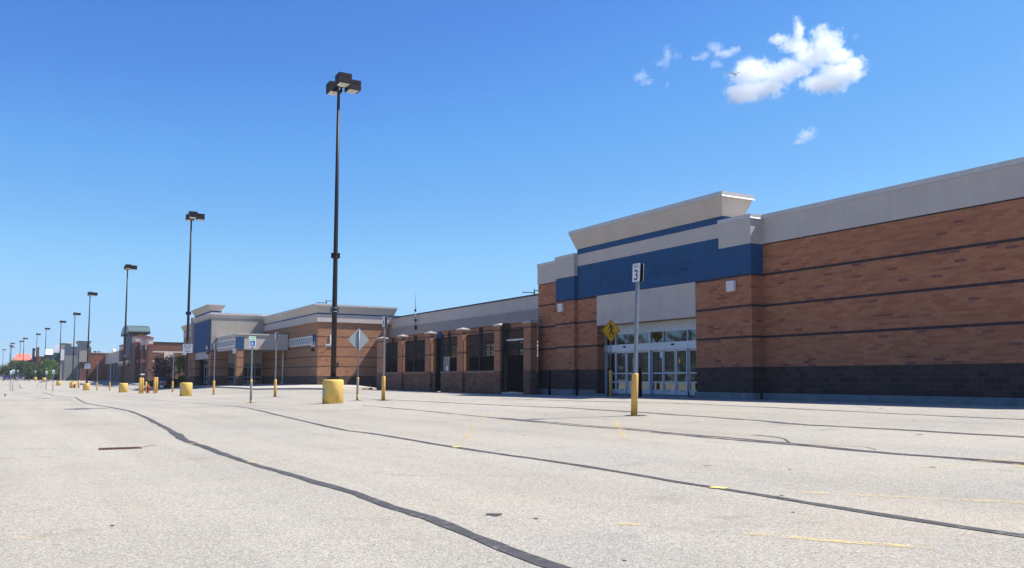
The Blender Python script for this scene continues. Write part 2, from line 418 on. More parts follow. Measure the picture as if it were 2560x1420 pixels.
M['awning'] = plain('green_awning', (.012, .10, .085), .7, .15, 2)
M['gold'] = plain('yellow_sign_panel', (.52, .36, .05), .6, .15, 2)
M['rubber'] = plain('tyre_rubber', (.015, .015, .016), .8, .2, 8)
M['carglass'] = plain('car_glass', (.02, .025, .03), .06, .1, 2)
M['chrome'] = plain('chrome_trim', (.5, .5, .52), .25, .1, 3, metal=.8)
M['tail'] = plain('tail_lamp', (.45, .02, .02), .25, .1, 5)
M['headlamp'] = plain('headlamp_glass', (.75, .77, .8), .15, .1, 5)
M['plate'] = plain('number_plate', (.6, .6, .6), .5, .1, 5)
M['bark'] = plain('tree_bark', (.09, .065, .05), .9, .3, 4, bmp=.3)
M['leaf'] = leafmat('green_leaves', [(.035, .075, .014), (.07, .125, .022), (.12, .19, .035)])
M['leaf2'] = leafmat('dark_leaves', [(.028, .058, .016), (.045, .085, .02), (.075, .125, .03)])
M['leaf3'] = leafmat('bright_leaves', [(.06, .12, .02), (.11, .20, .035), (.18, .28, .06)])
M['plum'] = leafmat('plum_leaves', [(.018, .010, .017), (.034, .019, .031), (.075, .042, .062)], .15)
M['rustleaf'] = leafmat('russet_leaves', [(.12, .07, .03), (.20, .12, .05), (.25, .17, .08)])
M['mulch'] = plain('dry_mulch', (.20, .155, .115), .95, .25, 3, bmp=.3)
def paint(name, c, rough=.3):
    m, nt, bs = nodes(name); bs.inputs['Base Color'].default_value = rgb(c); bs.inputs['Roughness'].default_value = rough
    bs.inputs['Coat Weight'].default_value = .6; bs.inputs['Coat Roughness'].default_value = .08
    n = noise(nt, objc(nt), 3, 4); L(nt, ramp(nt, n, [(.3, tuple(a * .9 for a in c)), (.7, tuple(a * 1.1 for a in c))]), bs.inputs['Base Color'])
    return m
# ------------------------------------------------------------------ ground
def build_ground():
    vs = [(x, y, GH[i][j]) for i, x in enumerate(GX) for j, y in enumerate(GY)]
    ny = len(GY); fs = []
    for i in range(len(GX) - 1):
        for j in range(ny - 1):
            a, b, c, d = i * ny + j, (i + 1) * ny + j, (i + 1) * ny + j + 1, i * ny + j + 1
            fs += [(a, b, d), (b, c, d)]
    mb = MB(); mb.add(vs, fs, 0, True)
    me = bpy.data.meshes.new('ground'); me.from_pydata([tuple(v) for v in mb.v], [], mb.f); me.materials.append(M['asphalt'])
    o = bpy.data.objects.new('ground', me); COL.objects.link(o); tag(o, kind='structure')
build_ground()
def gstrip(pix, width, lift, jag=0.0, step=.18, mb=None):
    """ribbon lying on the lot along a polyline of photo pixels; width in metres (number or per-point list)"""
    P = [ground(*p[:2]) for p in pix]
    Wd = width if isinstance(width, list) else [width] * len(P)
    pts, ws = [], []
    for (a, b), (wa, wb) in zip(zip(P, P[1:]), zip(Wd, Wd[1:])):
        n = max(1, min(400, int((b - a).length / step)))
        for k in range(n):
            t = k / n; q = a.lerp(b, t); pts.append(q); ws.append(wa + (wb - wa) * t)
    pts.append(P[-1]); ws.append(Wd[-1])
    sm = []
    for i in range(len(pts)):                       # soften the corners
        k = pts[max(0, i - 2):i + 3]; sm.append(sum(k, Vector()) / len(k))
    mb = mb or MB(); V, F = [], []
    ja = jb = 0
    for i, q in enumerate(sm):
        d = sm[min(i + 1, len(sm) - 1)] - sm[max(i - 1, 0)]; d.z = 0
        if d.length < 1e-6: d = Vector((0, 1, 0))
        d.normalize(); nrm = Vector((-d.y, d.x, 0))
        ja = ja * .75 + random.uniform(-1, 1) * jag; jb = jb * .75 + random.uniform(-1, 1) * jag
        for s in (-1, -.33, .33, 1):
            e = ws[i] / 2 * s * (1 + (ja if s < 0 else jb)); p = q + nrm * e
            V.append((p.x, p.y, gz(p.x, p.y) + lift))
        if i:
            k = i * 4
            for c in range(3): F.append((k - 4 + c, k - 3 + c, k + 1 + c, k + c))
    mb.add(V, F); return mb
def mark(mb, name, mat): return tag(mb.build(name, mat), kind='structure')
SEAL1 = [(108, 981), (135, 990), (152, 991), (188, 993), (200, 1001), (215, 1008), (240, 1013), (275, 1018), (300, 1023), (325, 1028), (345, 1035), (360, 1042), (380, 1052), (400, 1062), (430, 1078), (445, 1088), (458, 1098), (472, 1106), (486, 1110), (500, 1114), (530, 1124), (560, 1136), (590, 1146), (610, 1154), (640, 1163), (680, 1175), (730, 1188), (790, 1207), (850, 1223), (880, 1231), (941, 1256), (1020, 1281), (1096, 1304), (1150, 1326), (1200, 1348), (1262, 1374), (1310, 1391), (1355, 1406), (1420, 1428), (1500, 1456), (1620, 1500)]
SEAL2 = [(211, 981.5), (232, 985.6), (316, 991), (387, 1000), (496, 1008), (583, 1015.6), (620, 1020), (700, 1039), (746, 1050), (798, 1062), (873, 1077.6), (925, 1083), (1003, 1096), (1083, 1110), (1145, 1119.5), (1300, 1143), (1339, 1147), (1448, 1164), (1525, 1176), (1634, 1195), (1727, 1211), (1789, 1220), (1900, 1237), (1922, 1243), (2046, 1262), (2170, 1282), (2325, 1307), (2480, 1330), (2560, 1341), (2760, 1371)]
SEAL3 = [(905, 1013.5), (1065, 1028), (1189, 1040), (1300, 1051), (1386, 1059), (1432, 1064), (1556, 1073), (1634, 1081), (1680, 1085), (1758, 1093), (1900, 1105.5), (1984, 1112), (2108, 1124), (2232, 1135), (2356, 1144), (2480, 1154), (2560, 1161), (2760, 1178)]
SEAL3B = [(1240, 1044), (1386, 1056.5), (1440, 1061.5), (1556, 1070), (1634, 1078), (1740, 1088), (1860, 1098), (1984, 1109), (2108, 1121.5), (2232, 1133.5), (2400, 1145), (2480, 1151), (2560, 1157), (2760, 1173)]
SEAL4 = [(900, 997), (1200, 1011), (1417, 1020), (1572, 1029.6), (1727, 1040), (1900, 1052), (1984, 1060.6), (2170, 1070), (2356, 1081), (2560, 1093), (2760, 1105)]
SEAL5 = [(1250, 996.5), (1417, 1002), (1696, 1008), (1860, 1015.6), (2108, 1028), (2356, 1040), (2560, 1049), (2760, 1058)]
mb = gstrip(SEAL1, [.10 if p[1] < 1012 else (.16 if 1070 < p[1] < 1108 else .125) for p in SEAL1], .005, .22)
mark(mb, 'pavement_seal', M['seal'])
mark(gstrip(SEAL2, [.05 if p[0] < 600 else .10 if p[0] < 1500 else .105 for p in SEAL2], .005, .22), 'pavement_seal', M['seal'])
mark(gstrip(SEAL3, .11, .005, .5), 'pavement_seal', M['seal'])
mark(gstrip(SEAL3B, .07, .005, .6), 'pavement_seal', M['seal'])
mark(gstrip(SEAL4, .17, .005, .4), 'pavement_seal', M['seal'])
mark(gstrip(SEAL5, .11, .005, .6), 'pavement_seal', M['seal'])
mb = MB()
for pl, w in (([(1860, 1086), (1922, 1090), (1950, 1093), (1959, 1098), (1976, 1104), (1966, 1110)], .05), ([(1984, 1113), (2046, 1112.4), (2108, 1113), (2154, 1115), (2188, 1118), (2199, 1122), (2188, 1126), (2176, 1128)], .03),
              ([(2449, 1149), (2480, 1145), (2526, 1144)], .04), ([(50, 961), (49, 966), (52, 970), (55, 972), (66, 971.6)], .12), ([(93, 960.5), (93.5, 965), (100, 966.5), (106, 969.5), (112, 971)], .10),
              ([(68, 983), (80, 982), (95, 981), (108, 980.6)], .05), ([(318, 971), (330, 973)], .1)):
    gstrip(pl, w, .005, .4, mb=mb)
mark(mb, 'pavement_seal', M['seal'])
mb = MB()                                           # hairline cracks and scuffs, plus the near lamp pole's shadow drawn dark
for pl, w in (([(0, 1123), (120, 1122.5), (252, 1123.5)], .02), ([(350, 1120), (376, 1114), (405, 1111)], .035), ([(211, 1021.4), (240, 1021), (276, 1020.4)], .10), ([(404, 1017), (420, 1016.6)], .06),  # the wider streaks on this line are the near pole's shadow, painted dark
              ([(0, 1042), (12, 1044)], .03), ([(1077, 1196), (1109, 1193.5)], .02), ([(1133, 1198), (1185, 1196)], .025), ([(1085, 1056.5), (1140, 1054)], .03), ([(868, 1219), (884, 1217.6)], .02),
              ([(1740, 1166), (1796, 1162.5)], .02), ([(1480, 1100), (1512, 1099)], .025), ([(2040, 1145), (2078, 1145.6)], .025), ([(2170, 1148), (2210, 1148.4)], .02), ([(509, 1246), (521, 1245.6)], .02),
              ([(438, 1256), (465, 1257)], .018), ([(168, 1336), (182, 1334)], .02), ([(54, 1400), (86, 1401)], .02), ([(2152, 1259.5), (2160, 1260.3)], .05), ([(2340, 1364.5), (2354, 1366)], .03), ([(2312, 1183), (2322, 1182)], .03)):
    gstrip(pl, w, .004, .5, step=.1, mb=mb)
for px, py, r in ((1340, 1297, .022), (1955, 1239, .02), (1983, 1281, .016), (2332, 1168, .035), (1310, 1089, .03), (326, 1093, .03), (1562, 1402, .012), (1695, 1008.5, .08), (1753, 1010, .06), (2202, 1021, .06), (2300, 1086.5, .05), (480, 1186, .015), (1975, 1174, .02), (281, 1314.5, .02)):
    c = ground(px, py)
    mb.add([(c.x + r * (1 + .4 * math.sin(5 * t + px)) * math.cos(t), c.y + r * (1 + .4 * math.sin(4 * t + py)) * math.sin(t), c.z + .004) for t in [k * math.pi / 6 for k in range(12)]], [list(range(12))])
mark(mb, 'pavement_crack', M['crack'])
c = ground(1237, 1287); mb = MB()
mb.add([(c.x + .065 * (1 + .25 * math.sin(5 * t) + .12 * math.sin(11 * t)) * math.cos(t), c.y + .075 * (1 + .3 * math.cos(3 * t)) * math.sin(t), c.z + .004) for t in [k * math.pi / 12 for k in range(24)]], [list(range(24))])
mark(mb, 'pavement_hole', M['crack'])
# yellow paint
mb = MB()
for pl, w in (([(1533, 1045), (1541, 1064), (1550, 1072), (1556, 1085), (1564, 1098)], .10), ([(2542, 1156), (2552, 1175)], .10), ([(1476, 1304), (1541, 1308.5), (1600, 1313), (1659, 1318)], .10), ([(1752, 1324), (1860, 1333), (2009, 1347), (2108, 1356), (2232, 1364), (2343, 1372), (2420, 1378)], .10),
              ([(1953, 1228), (2108, 1237), (2232, 1243.5), (2418, 1251), (2560, 1257), (2760, 1264)], .10)): gstrip(pl, w, .006, .15, mb=mb)
mark(mb, 'parking_line', M['yline'])
mb = MB()
for pl, w in (([(1139, 1119.5), (1160, 1098), (1182, 1072), (1207, 1047), (1223, 1030)], .10), ([(1800, 1221), (1860, 1225), (1953, 1228)], .09), ([(2266, 1170), (2377, 1166), (2405, 1158), (2480, 1152), (2560, 1146), (2680, 1138)], .10), ([(2420, 1378), (2495, 1384), (2600, 1392)], .10),
              ([(904, 1064), (939, 1053)], .10), ([(662, 1147), (749, 1122.5)], .10), ([(17, 1341), (46, 1342.5), (93, 1350), (149, 1358)], .10), ([(344, 1381), (375, 1390)], .12), ([(1580, 1098), (1640, 1091), (1690, 1086.5)], .10), ([(1906, 1064), (2012, 1070)], .12)): gstrip(pl, w, .006, .15, mb=mb)
mark(mb, 'parking_line', M['yline_faint'])
mb = MB()
for pl, w in (([(-80, 1330), (17, 1341)], .1), ([(149, 1358), (257, 1375), (344, 1381)], .1), ([(375, 1390), (511, 1411), (640, 1432)], .1), ([(623, 1157), (662, 1147)], .1), ([(749, 1122.5), (873, 1079), (904, 1064)], .1), ([(480, 1110), (527, 1102), (588, 1087), (640, 1072)], .1),
              ([(110, 1106), (140, 1104)], .1), ([(140, 1167), (180, 1160)], .1), ([(1300, 1290), (1476, 1304)], .1), ([(1659, 1318), (1752, 1324)], .1), ([(1262, 1056), (1300, 1060), (1420, 1080)], .1), ([(1500, 1048), (1700, 1052), (1880, 1064)], .1)): gstrip(pl, w, .006, .15, mb=mb)
mark(mb, 'parking_line', M['yline_ghost'])
mb = MB()                                           # paint that still sits on the tar bands
for a, b in (((617, 1158.5), (637, 1155)), ((473, 1111), (488, 1109)), ((1133, 1120), (1147, 1116.5)), ((1763, 1218.3), (1830, 1223.5)), ((873, 1078), (879, 1076.5))): gstrip([a, b], .10, .010, .1, step=.05, mb=mb)
mark(mb, 'parking_line', M['yfresh'])
mark(gstrip([(798, 1012), (850, 1012.6), (915, 1014.5)], .10, .006, .1), 'parking_line', M['blueline'])
# worn patches of bare binder round the sign posts
def ring_patch(px, py, r):
    c = ground(px, py); m_ = MB()
    m_.add([(c.x + r * (1 + .18 * math.sin(3 * t + px)) * math.cos(t), c.y + r * (1 + .2 * math.cos(4 * t)) * math.sin(t), gz(c.x + r * math.cos(t), c.y + r * math.sin(t)) + .005) for t in [k * math.pi / 10 for k in range(20)]], [list(range(20))])
    return m_
for px, py, r in ((1588, 1039, .30), (958, 1001.5, .34), (893, 1001, .3), (627, 1007.5, .30), (688, 992, .36)): mark(ring_patch(px, py, r), 'pavement_patch', M['seal'])
# rusty storm drain
c = ground(301, 1122)
t = thing('storm_drain', 'rusty storm drain grate sunk in the lot, its long slot facing the camera', 'drain', (c.x, c.y, c.z))
dm = plain('rusty_iron', (.10, .042, .034), .85, .3, 14)
mb = MB(); fw = .62; fd = .28
for x0, x1, y0, y1 in ((-fw / 2, fw / 2, -fd / 2, -fd / 2 + .05), (-fw / 2, fw / 2, fd / 2 - .05, fd / 2), (-fw / 2, -fw / 2 + .05, -fd / 2 + .05, fd / 2 - .05), (fw / 2 - .05, fw / 2, -fd / 2 + .05, fd / 2 - .05)): mb.box(x0, x1, y0, y1, -.02, .016)
mb.build('frame', dm, t, Vector())
mb = MB()
for k in range(9): x = -fw / 2 + .07 + k * .06; mb.box(x, x + .03, -fd / 2 + .052, fd / 2 - .052, -.02, .013)
mb.build('grate', dm, t, Vector())
mb = MB(); mb.box(-fw / 2 + .02, fw / 2 - .02, -fd / 2 + .02, fd / 2 - .02, -.05, .004); mb.build('pit', M['screen'], t, Vector())

# ------------------------------------------------------------------ near store
DX = 25.2; PX = 24.57; TX = 24.75; SX = 25.27
YR0, YR1 = 10.8, yat(1908.5, DX, 760)
YP1 = yat(1801, PX, 760)
YD0, YD1 = yat(1740.5, TX, 850), yat(1493, TX, 850)
YT0 = YP1; YQ0 = yat(1435.7, PX, 760); YQ1 = yat(1390, PX, 760); YT1 = YQ0; YEND = yat(1345.5, DX, 800)
ZB = EYE - 1.1
A = thing('vacant_store', 'large empty brick store with a blue and grey entrance tower, nearest on the right', 'store', (DX, 26, gz(DX - 1, 26)))
def apart(mb, name, mat, parent=None, **k): return mb.build(name, mat, parent or A, **k)
mb = MB()
mb.box(DX, 25.9, YR0, YR1, ZB, E(5.385)); mb.box(PX, 25.9, YR1 + .001, YP1, ZB, E(4.19)); mb.box(TX, 25.9, YP1 + .001, YD0, ZB, E(4.215))
mb.box(TX, 25.9, YD1, YQ0 - .001, ZB, E(4.215)); mb.box(PX, 25.9, YQ0, YQ1 - .001, ZB, E(4.19)); mb.box(DX, 25.9, YQ1, YEND, ZB, E(5.385))
mb.box(25.901, 58, YR0, YD0, ZB, E(5.38)); mb.box(25.901, 58, YD1, YEND, ZB, E(5.38)); mb.box(31, 58, YD0 + .001, YD1 - .001, ZB, E(5.38))
apart(mb, 'brick_wall', M['brickA'])
mb = MB(); mb.box(25.9, 58, YR0 + .3, YEND - .3, E(5.385), E(5.9)); apart(mb, 'roof', M['gravel'])
mb = MB()                                           # plain grey parapet bands, a little proud of the brick
mb.box(DX - .03, 26.3, YR0 - .02, YR1, E(5.386), E(6.37)); mb.box(PX - .03, 26.0, YR1 - .03, YP1 + .03, E(5.372), E(6.37))
mb.box(PX - .03, 26.0, YQ0 - .03, YQ1 + .03, E(5.372), E(6.37)); mb.box(DX - .03, 26.3, YQ1 + .031, YEND + .04, E(5.386), E(6.37))
mb.box(TX - .012, 25.9, YP1 + .031, YQ0 - .031, E(5.872), E(6.47)); mb.box(TX - .02, SX - .02, YD0 + .002, YD1 - .002, E(2.722), E(4.19))
apart(mb, 'parapet', M['stucco'])
mb = MB()
for x, y0, y1 in ((DX - .06, YR0 - .05, YR1 - .004), (PX - .06, YR1 - .06, YP1 + .06), (PX - .06, YQ0 - .06, YQ1 + .06), (DX - .06, YQ1 + .064, YEND + .07)): mb.box(x, 26.35 if x > 25 else 26.05, y0, y1, E(6.372), E(6.545)); apart(mb, 'coping', M['coping'], bevel=.012); mb = MB()
mb = MB()
for x0, x1, y, z in ((PX - .07, DX - .07, YR1 - .10, 6.372), (TX - .35, 26.22, YT0 - .38, 7.502)): mb.hexa([(x0, y, E(z) - .03), (x1, y, E(z) - .03), (x1, y + .045, E(z) - .03), (x0, y + .045, E(z) - .03), (x0, y, E(z) - .01), (x1, y, E(z) - .01), (x1, y + .045, E(z) + .035), (x0, y + .045, E(z) + .035)]); apart(mb, 'drip_edge', M['white']); mb = MB()
mb = MB(); mb.box(PX - .008, 26, YR1 - .008, YP1 + .004, E(4.192), E(5.37)); mb.box(PX - .008, 26, YQ0 - .004, YQ1 + .008, E(4.192), E(5.37)); mb.box(TX - .008, 25.9, YP1 + .006, YQ0 - .006, E(4.217), E(5.87))
apart(mb, 'blue_band', M['blue'])
def flare(mb, x0, y0, y1, x1, zb, zt, o, m=0):      # cornice that leans outwards on the front and both ends
    mb.hexa([(x0, y0, zb), (x1, y0, zb), (x1, y1, zb), (x0, y1, zb), (x0 - o, y0 - o, zt), (x1 + o, y0 - o, zt), (x1 + o, y1 + o, zt), (x0 - o, y1 + o, zt)], m)
tw = thing  # (names only)
mb = MB(); mb.box(TX - .004, 25.9, YT0 + .02, YT1 - .02, E(6.471), E(6.751)); apart(mb, 'blue_band', M['blue'])
mb = MB(); flare(mb, TX - .03, YT0 - .02, YT1 + .02, 25.88, E(6.752), E(7.50), .27); apart(mb, 'cornice', M['stucco_warm'])
mb = MB(); mb.box(TX - .33, 26.2, YT0 - .32, YT1 + .32, E(7.502), E(7.70)); apart(mb, 'cornice_coping', M['coping'], bevel=.012)
mb = MB(); put_text(mb, 'Patio Center', (TX - .0125, (yat(1500, TX, 700) + yat(1735, TX, 660)) / 2, E(5.02)), (0, -1, 0), (0, 0, 1), yat(1500, TX, 700) - yat(1735, TX, 660), .82, bold=.03)
apart(mb, 'ghost_lettering', M['ghost'])
mb = MB()                                           # concrete toe along the foot of the wall
for x, y0, y1 in ((DX - .16, YR0 - .1, YR1 - .001), (PX - .14, YR1 - .14, YP1 + .0), (TX - .15, YP1 + .001, YD0), (TX - .15, YD1, YQ0 - .15), (PX - .15, YQ0 - .149, YQ1 + .1), (DX - .16, YQ1 + .101, YEND - .05)): mb.box(x, x + .4, y0, y1, ZB, E(-.455)); apart(mb, 'footing', M['footing'], bevel=.03); mb = MB()
mb = MB(); mb.box(24.2, 26, YD0 - .1, YD1 + .1, ZB, E(-.635)); apart(mb, 'door_slab', M['footing'])
for k, px in enumerate((1831, 1405)):
    py = 716 if k == 0 else 769.5
    p = on_x(px, py, PX)
    l_ = MB(); l_.box(PX - .16, PX - .001, p.y - .21, p.y + .21, p.z - .21, p.z + .21); lo = apart(l_, 'wall_light', M['white'], bevel=.02)
    l2 = MB(); l2.box(PX - .168, PX - .161, p.y - .13, p.y + .16, p.z - .17, p.z + .15); apart(l2, 'lens', M['lens'], lo)
# entrance: header, mullions, two pairs of sliding doors
ys = {px: yat(px, SX, 900) for px in (1515, 1541.5, 1568, 1592, 1625, 1627.5, 1660, 1691.5, 1721, 1752)}
ZH, ZT0, ZT1, ZO, ZK = E(2.30), E(1.74), E(2.24), E(1.40), E(-.625)
mb = MB(); mb.box(SX - .06, SX + .12, YD0 + .003, YD1 - .003, ZH, E(2.72)); apart(mb, 'door_header', M['fascia'])
mb = MB(); mb.box(TX + .02, SX - .03, YD0 + .004, YD1 - .004, E(2.700), E(2.7215)); apart(mb, 'drip_edge', M['rust'])
mb = MB(); f0, f1 = SX - .05, SX + .07
mb.box(f0, f1, YD0 + .004, YD1 - .004, ZT1, ZH - .001); mb.box(f0 - .07, f1, YD0 + .004, YD1 - .004, ZO, ZT0)
for px, w in ((1515, .07), (1541.5, .045), (1592, .045), (1626.2, .11), (1660, .045), (1721, .045), (1752, .06)):
    y = yat(px, SX, 900); mb.box(f0 - .002, f1 + .002, y - w / 2, y + w / 2, ZT0 + .001, ZT1 - .001)
for px, w in ((1515, .09), (1541.5, .06), (1626.2, .13), (1660, .06), (1752, .06)):
    y = yat(px, SX, 900); mb.box(f0 - .03, f1, y - w / 2, y + w / 2, ZK, ZO - .001)
apart(mb, 'door_frame', M['alu'])
for px in (1566, 1687):
    y = yat(px, SX, 900); m_ = MB(); m_._lathe((0, 0, 0), [(.0, -.03), (.07, -.02), (.08, 0), (.06, .03)], 14, 0, True)
    m_.v = [Vector((SX - .13 - v.z, y + v.x * 1.5, E(1.62) + v.y * .6)) for v in m_.v]; apart(m_, 'door_sensor', M['black'])
for a, b in ((1515, 1541.5), (1541.5, 1592), (1592, 1625), (1627.5, 1660), (1660, 1721), (1721, 1752)):
    g = MB(); y1, y0 = ys[a] - .03, ys[b] + .03; g.box(SX + .0, SX + .012, y0, y1, ZT0 + .002, ZT1 - .002); apart(g, 'transom_window', M['glass'])
def leaf(a, b, x, name):
    y1, y0 = ys[a] - .025, ys[b] + .025; d = MB(); s = .055
    d.box(x, x + .045, y0, y0 + s, ZK + .01, ZO - .005); d.box(x, x + .045, y1 - s, y1, ZK + .01, ZO - .005)
    for z0, z1 in ((ZK + .01, E(-.40)), (E(-.10), E(-.03)), (E(.32), E(.38)), (ZO - .075, ZO - .005)): d.box(x + .001, x + .044, y0 + s, y1 - s, z0, z1)
    o = apart(d, name, M['alu'])
    for z0, z1 in ((E(-.40), E(-.10)), (E(-.03), E(.32)), (E(.38), ZO - .075)):
        g = MB(); g.box(x + .018, x + .028, y0 + s, y1 - s, z0, z1); apart(g, 'glass', M['glass'], o)
    return o
for a, b, x, nm in ((1515, 1541.5, SX + .02, 'side_door'), (1541.5, 1568, SX - .05, 'sliding_door'), (1568, 1592, SX - .05, 'sliding_door'), (1592, 1625, SX + .02, 'side_door'), (1627.5, 1660, SX + .02, 'side_door'), (1660, 1691.5, SX - .05, 'sliding_door'), (1691.5, 1721, SX - .05, 'sliding_door'), (1721, 1752, SX + .02, 'side_door')): leaf(a, b, x, nm)
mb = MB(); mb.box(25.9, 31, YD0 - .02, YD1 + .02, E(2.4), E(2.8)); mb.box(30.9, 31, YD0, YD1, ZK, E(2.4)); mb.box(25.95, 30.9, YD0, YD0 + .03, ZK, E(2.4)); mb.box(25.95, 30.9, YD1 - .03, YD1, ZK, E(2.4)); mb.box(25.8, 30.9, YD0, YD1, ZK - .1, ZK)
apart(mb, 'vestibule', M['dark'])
mb = MB(); mb.box(25.43, 25.45, YD0 + .1, ys[1541.5] + .1, E(-.52), E(1.45)); apart(mb, 'partition', M['board'])
for a, b in ((ys[1592] + .1, ys[1541.5] - .15), (ys[1721] + .1, ys[1660] - .15), (ys[1625] + .1, ys[1592] - .5)): mb = MB(); mb.box(25.65, 25.7, a, b, E(1.78), E(1.97)); apart(mb, 'ceiling_panel', M['whitebox'])
y = yat(1650, SX - .05, 890); g = MB(); g.box(SX + .012, SX + .016, y - .09, y + .09, E(1.05), E(1.30)); apart(g, 'door_notice', M['paper'])
y = yat(1699, SX - .05, 905); g = MB(); g.prism([(.07 * math.cos(t) * .8, .12 * math.sin(t)) for t in [k * math.pi / 8 for k in range(16)]], (SX - .058, y, E(.88)), (0, -1, 0), (0, 0, 1), .003); apart(g, 'door_sticker', M['signyellow'])
for px in (1553, 1671, 1706):
    y = yat(px, SX - .05, 975); g = MB(); g.box(SX - .056, SX - .0505, y - .16, y + .12, E(-.455), E(-.43)); apart(g, 'door_sticker', M['black'])
mark(gstrip([(2760, 1020), (2560, 1014.5), (2300, 1008.6), (2100, 1004), (1910, 999.2), (1840, 996.5), (1740, 992.6), (1600, 989), (1480, 986.5), (1345, 983)], .10, .006, .1), 'kerb_line', M['ykerb'])
# conduit and camera on the left end of the front
p = on_x(1340.5, 900, DX)
mb = MB(); mb.tube([(DX - .10, YEND + .12, E(-.3)), (DX - .10, YEND + .12, E(3.1))], .035, 8); apart(mb, 'downpipe', M['galv'])

# ------------------------------------------------------------------ garden fence in front of the yard
FX = 24.3; FD = .42
F = thing('garden_fence', 'brick pier fence with black iron panels joining the near store to the yard', 'fence', (FX, 52, gz(FX, 52)))
piers = [(941.5, 955), (993, 1003.3), (1061.7, 1074.3), (1142, 1155.3), (1234.7, 1249.2), (1308.2, 1326)]
PY = [(yat(b, FX, 960), yat(a, FX, 960)) for a, b in piers]
base_f = M['brickF'] = brick('fence_brick', E(.55), [(.325, .135, .066), (.365, .155, .077), (.40, .178, .092)], (.24, .09, .06), (.28, .19, .14), band=12, base_col=(.175, .086, .056), bandc=(.12, .07, .06))
for k, (y0, y1) in enumerate(PY):
    m_ = MB(); zb = gz(FX, y0) - .1
    m_.box(FX, FX + FD, y0, y1, zb, E(3.17)); po = m_.build('pier', base_f, F)
    c_ = MB(); c_.hexa([(FX - .07, y0 - .07, E(3.171)), (FX + FD + .07, y0 - .07, E(3.171)), (FX + FD + .07, y1 + .07, E(3.171)), (FX - .07, y1 + .07, E(3.171)), (FX - .07, y0 - .07, E(3.25)), (FX + FD + .07, y0 - .07, E(3.25)), (FX + FD + .07, y1 + .07, E(3.25)), (FX - .07, y1 + .07, E(3.25))])
    ym = (y0 + y1) / 2; xm = FX + FD / 2
    c_.add([(FX - .068, y0 - .068, E(3.251)), (FX + FD + .068, y0 - .068, E(3.251)), (FX + FD + .068, y1 + .068, E(3.251)), (FX - .068, y1 + .068, E(3.251)), (xm, ym, E(3.36))], [(0, 1, 4), (1, 2, 4), (2, 3, 4), (3, 0, 4), (0, 3, 2, 1)])
    c_.build('cap', M['cap'], po)
WX0, WX1 = FX + .16, FX + .38
doory = (yat(1106, FX + .3, 960), yat(1091, FX + .3, 960))
def iron_panel(y0, y1, z0, z1, name, posts):
    x = FX + .30; m_ = MB(); n = int((y1 - y0) / .075)
    for i in range(n + 1):
        y = y0 + (y1 - y0) * i / n; m_.box(x - .011, x + .011, y - .011, y + .011, z0, z1)
    for z in (z0 + .08, z1 - .05, z0 + (z1 - z0) * .62): m_.box(x - .018, x + .018, y0, y1, z - .02, z + .02)
    o = m_.build(name, M['iron'], F)
    for y, w, zt in posts:
        p_ = MB(); p_.box(x - w, x + w, y - w, y + w, z0 - .03, zt); p_.build('post', M['iron'], o)
    s_ = MB(); s_.box(x + .03, x + .036, y0, max(y0 + .1, y1 - .38), z0, E(1.45)); s_.build('shade_cloth', M['screen'], o)
    return o
def low_wall(y0, y1):
    m_ = MB(); m_.box(WX0, WX1, y0, y1, gz(FX, y0) - .1, E(.46)); o = m_.build('low_wall', base_f, F)
    s_ = MB(); s_.box(WX0 - .03, WX1 + .03, y0 + .005, y1 - .005, E(.461), E(.56)); s_.build('sill', M['sillm'], o)
M['sillm'] = plain('sill_block', (.24, .175, .14), .9, .15, 4)
for i in range(4):
    y0, y1 = PY[i + 1][1] + .005, PY[i][0] - .005
    if i == 2:
        low_wall(y0, doory[0]); low_wall(doory[1], y1)
        iron_panel(y0, doory[0], E(.57), E(2.85), 'iron_panel', [(yat(1123, FX + .3, 900), .075, E(3.2)), (y0 + .06, .05, E(3.15))])
        iron_panel(doory[1], y1, E(.57), E(2.85), 'iron_panel', [])
        d_ = MB(); x = FX + .30; zb = gz(FX, y0) - .05
        d_.box(x - .06, x + .06, doory[0] - .08, doory[0] + .12, zb, E(3.05)); d_.box(x - .05, x + .05, doory[1] - .10, doory[1], zb, E(2.9))
        dm_ = d_.build('gate_post', M['iron'], F)
        d_ = MB(); d_.box(x - .02, x + .02, doory[0] + .121, doory[1] - .101, zb + .1, E(2.85)); d_.build('gate', M['screen'], F)  # dark sheet filling the open doorway, its shade put into the colour
        ya, yb = yat(1123, FX + .2, 900), yat(1108.5, FX + .2, 900)
        d_ = MB(); d_.box(FX + .215, FX + .262, ya, yb, E(.58), E(1.55)); gd = d_.build('door_panel', M['greydoor'], F)
        d_ = MB(); yc = yat(1117.5, FX + .2, 920); d_.box(FX + .208, FX + .2145, yc - .13, yc + .13, E(.62), E(.92)); d_.build('paper_notice', M['paper'], gd)
    else:
        low_wall(y0, y1)
        pst = {0: [(yat(982, FX + .3, 900), .07, E(3.15)), (y0 + .2, .12, E(3.1))], 1: [(yat(1038, FX + .3, 900), .10, E(3.2)), (y0 + .09, .09, E(3.22))], 3: [(yat(1202, FX + .3, 900), .10, E(3.25)), (y0 + .06, .06, E(3.3))]}[i]
        iron_panel(y0, y1, E(.57), E(2.85), 'iron_panel', pst)
y0, y1 = PY[5][1] + .01, PY[4][0] - .01
g_ = iron_panel(y0, y1, gz(FX, y0) + .12, E(2.95), 'gate', [(y1 - .16, .15, E(3.33)), (y0 + .04, .04, E(2.95))])
m_ = MB(); m_.box(FX + .26, FX + .34, y0, y1 - .3, E(2.28), E(2.36)); m_.build('rail', M['white'], g_)
m_ = MB(); m_.box(FX + .255, FX + .345, y0, y1 - .3, E(1.75), E(2.10)); m_.build('rail', M['iron'], g_)
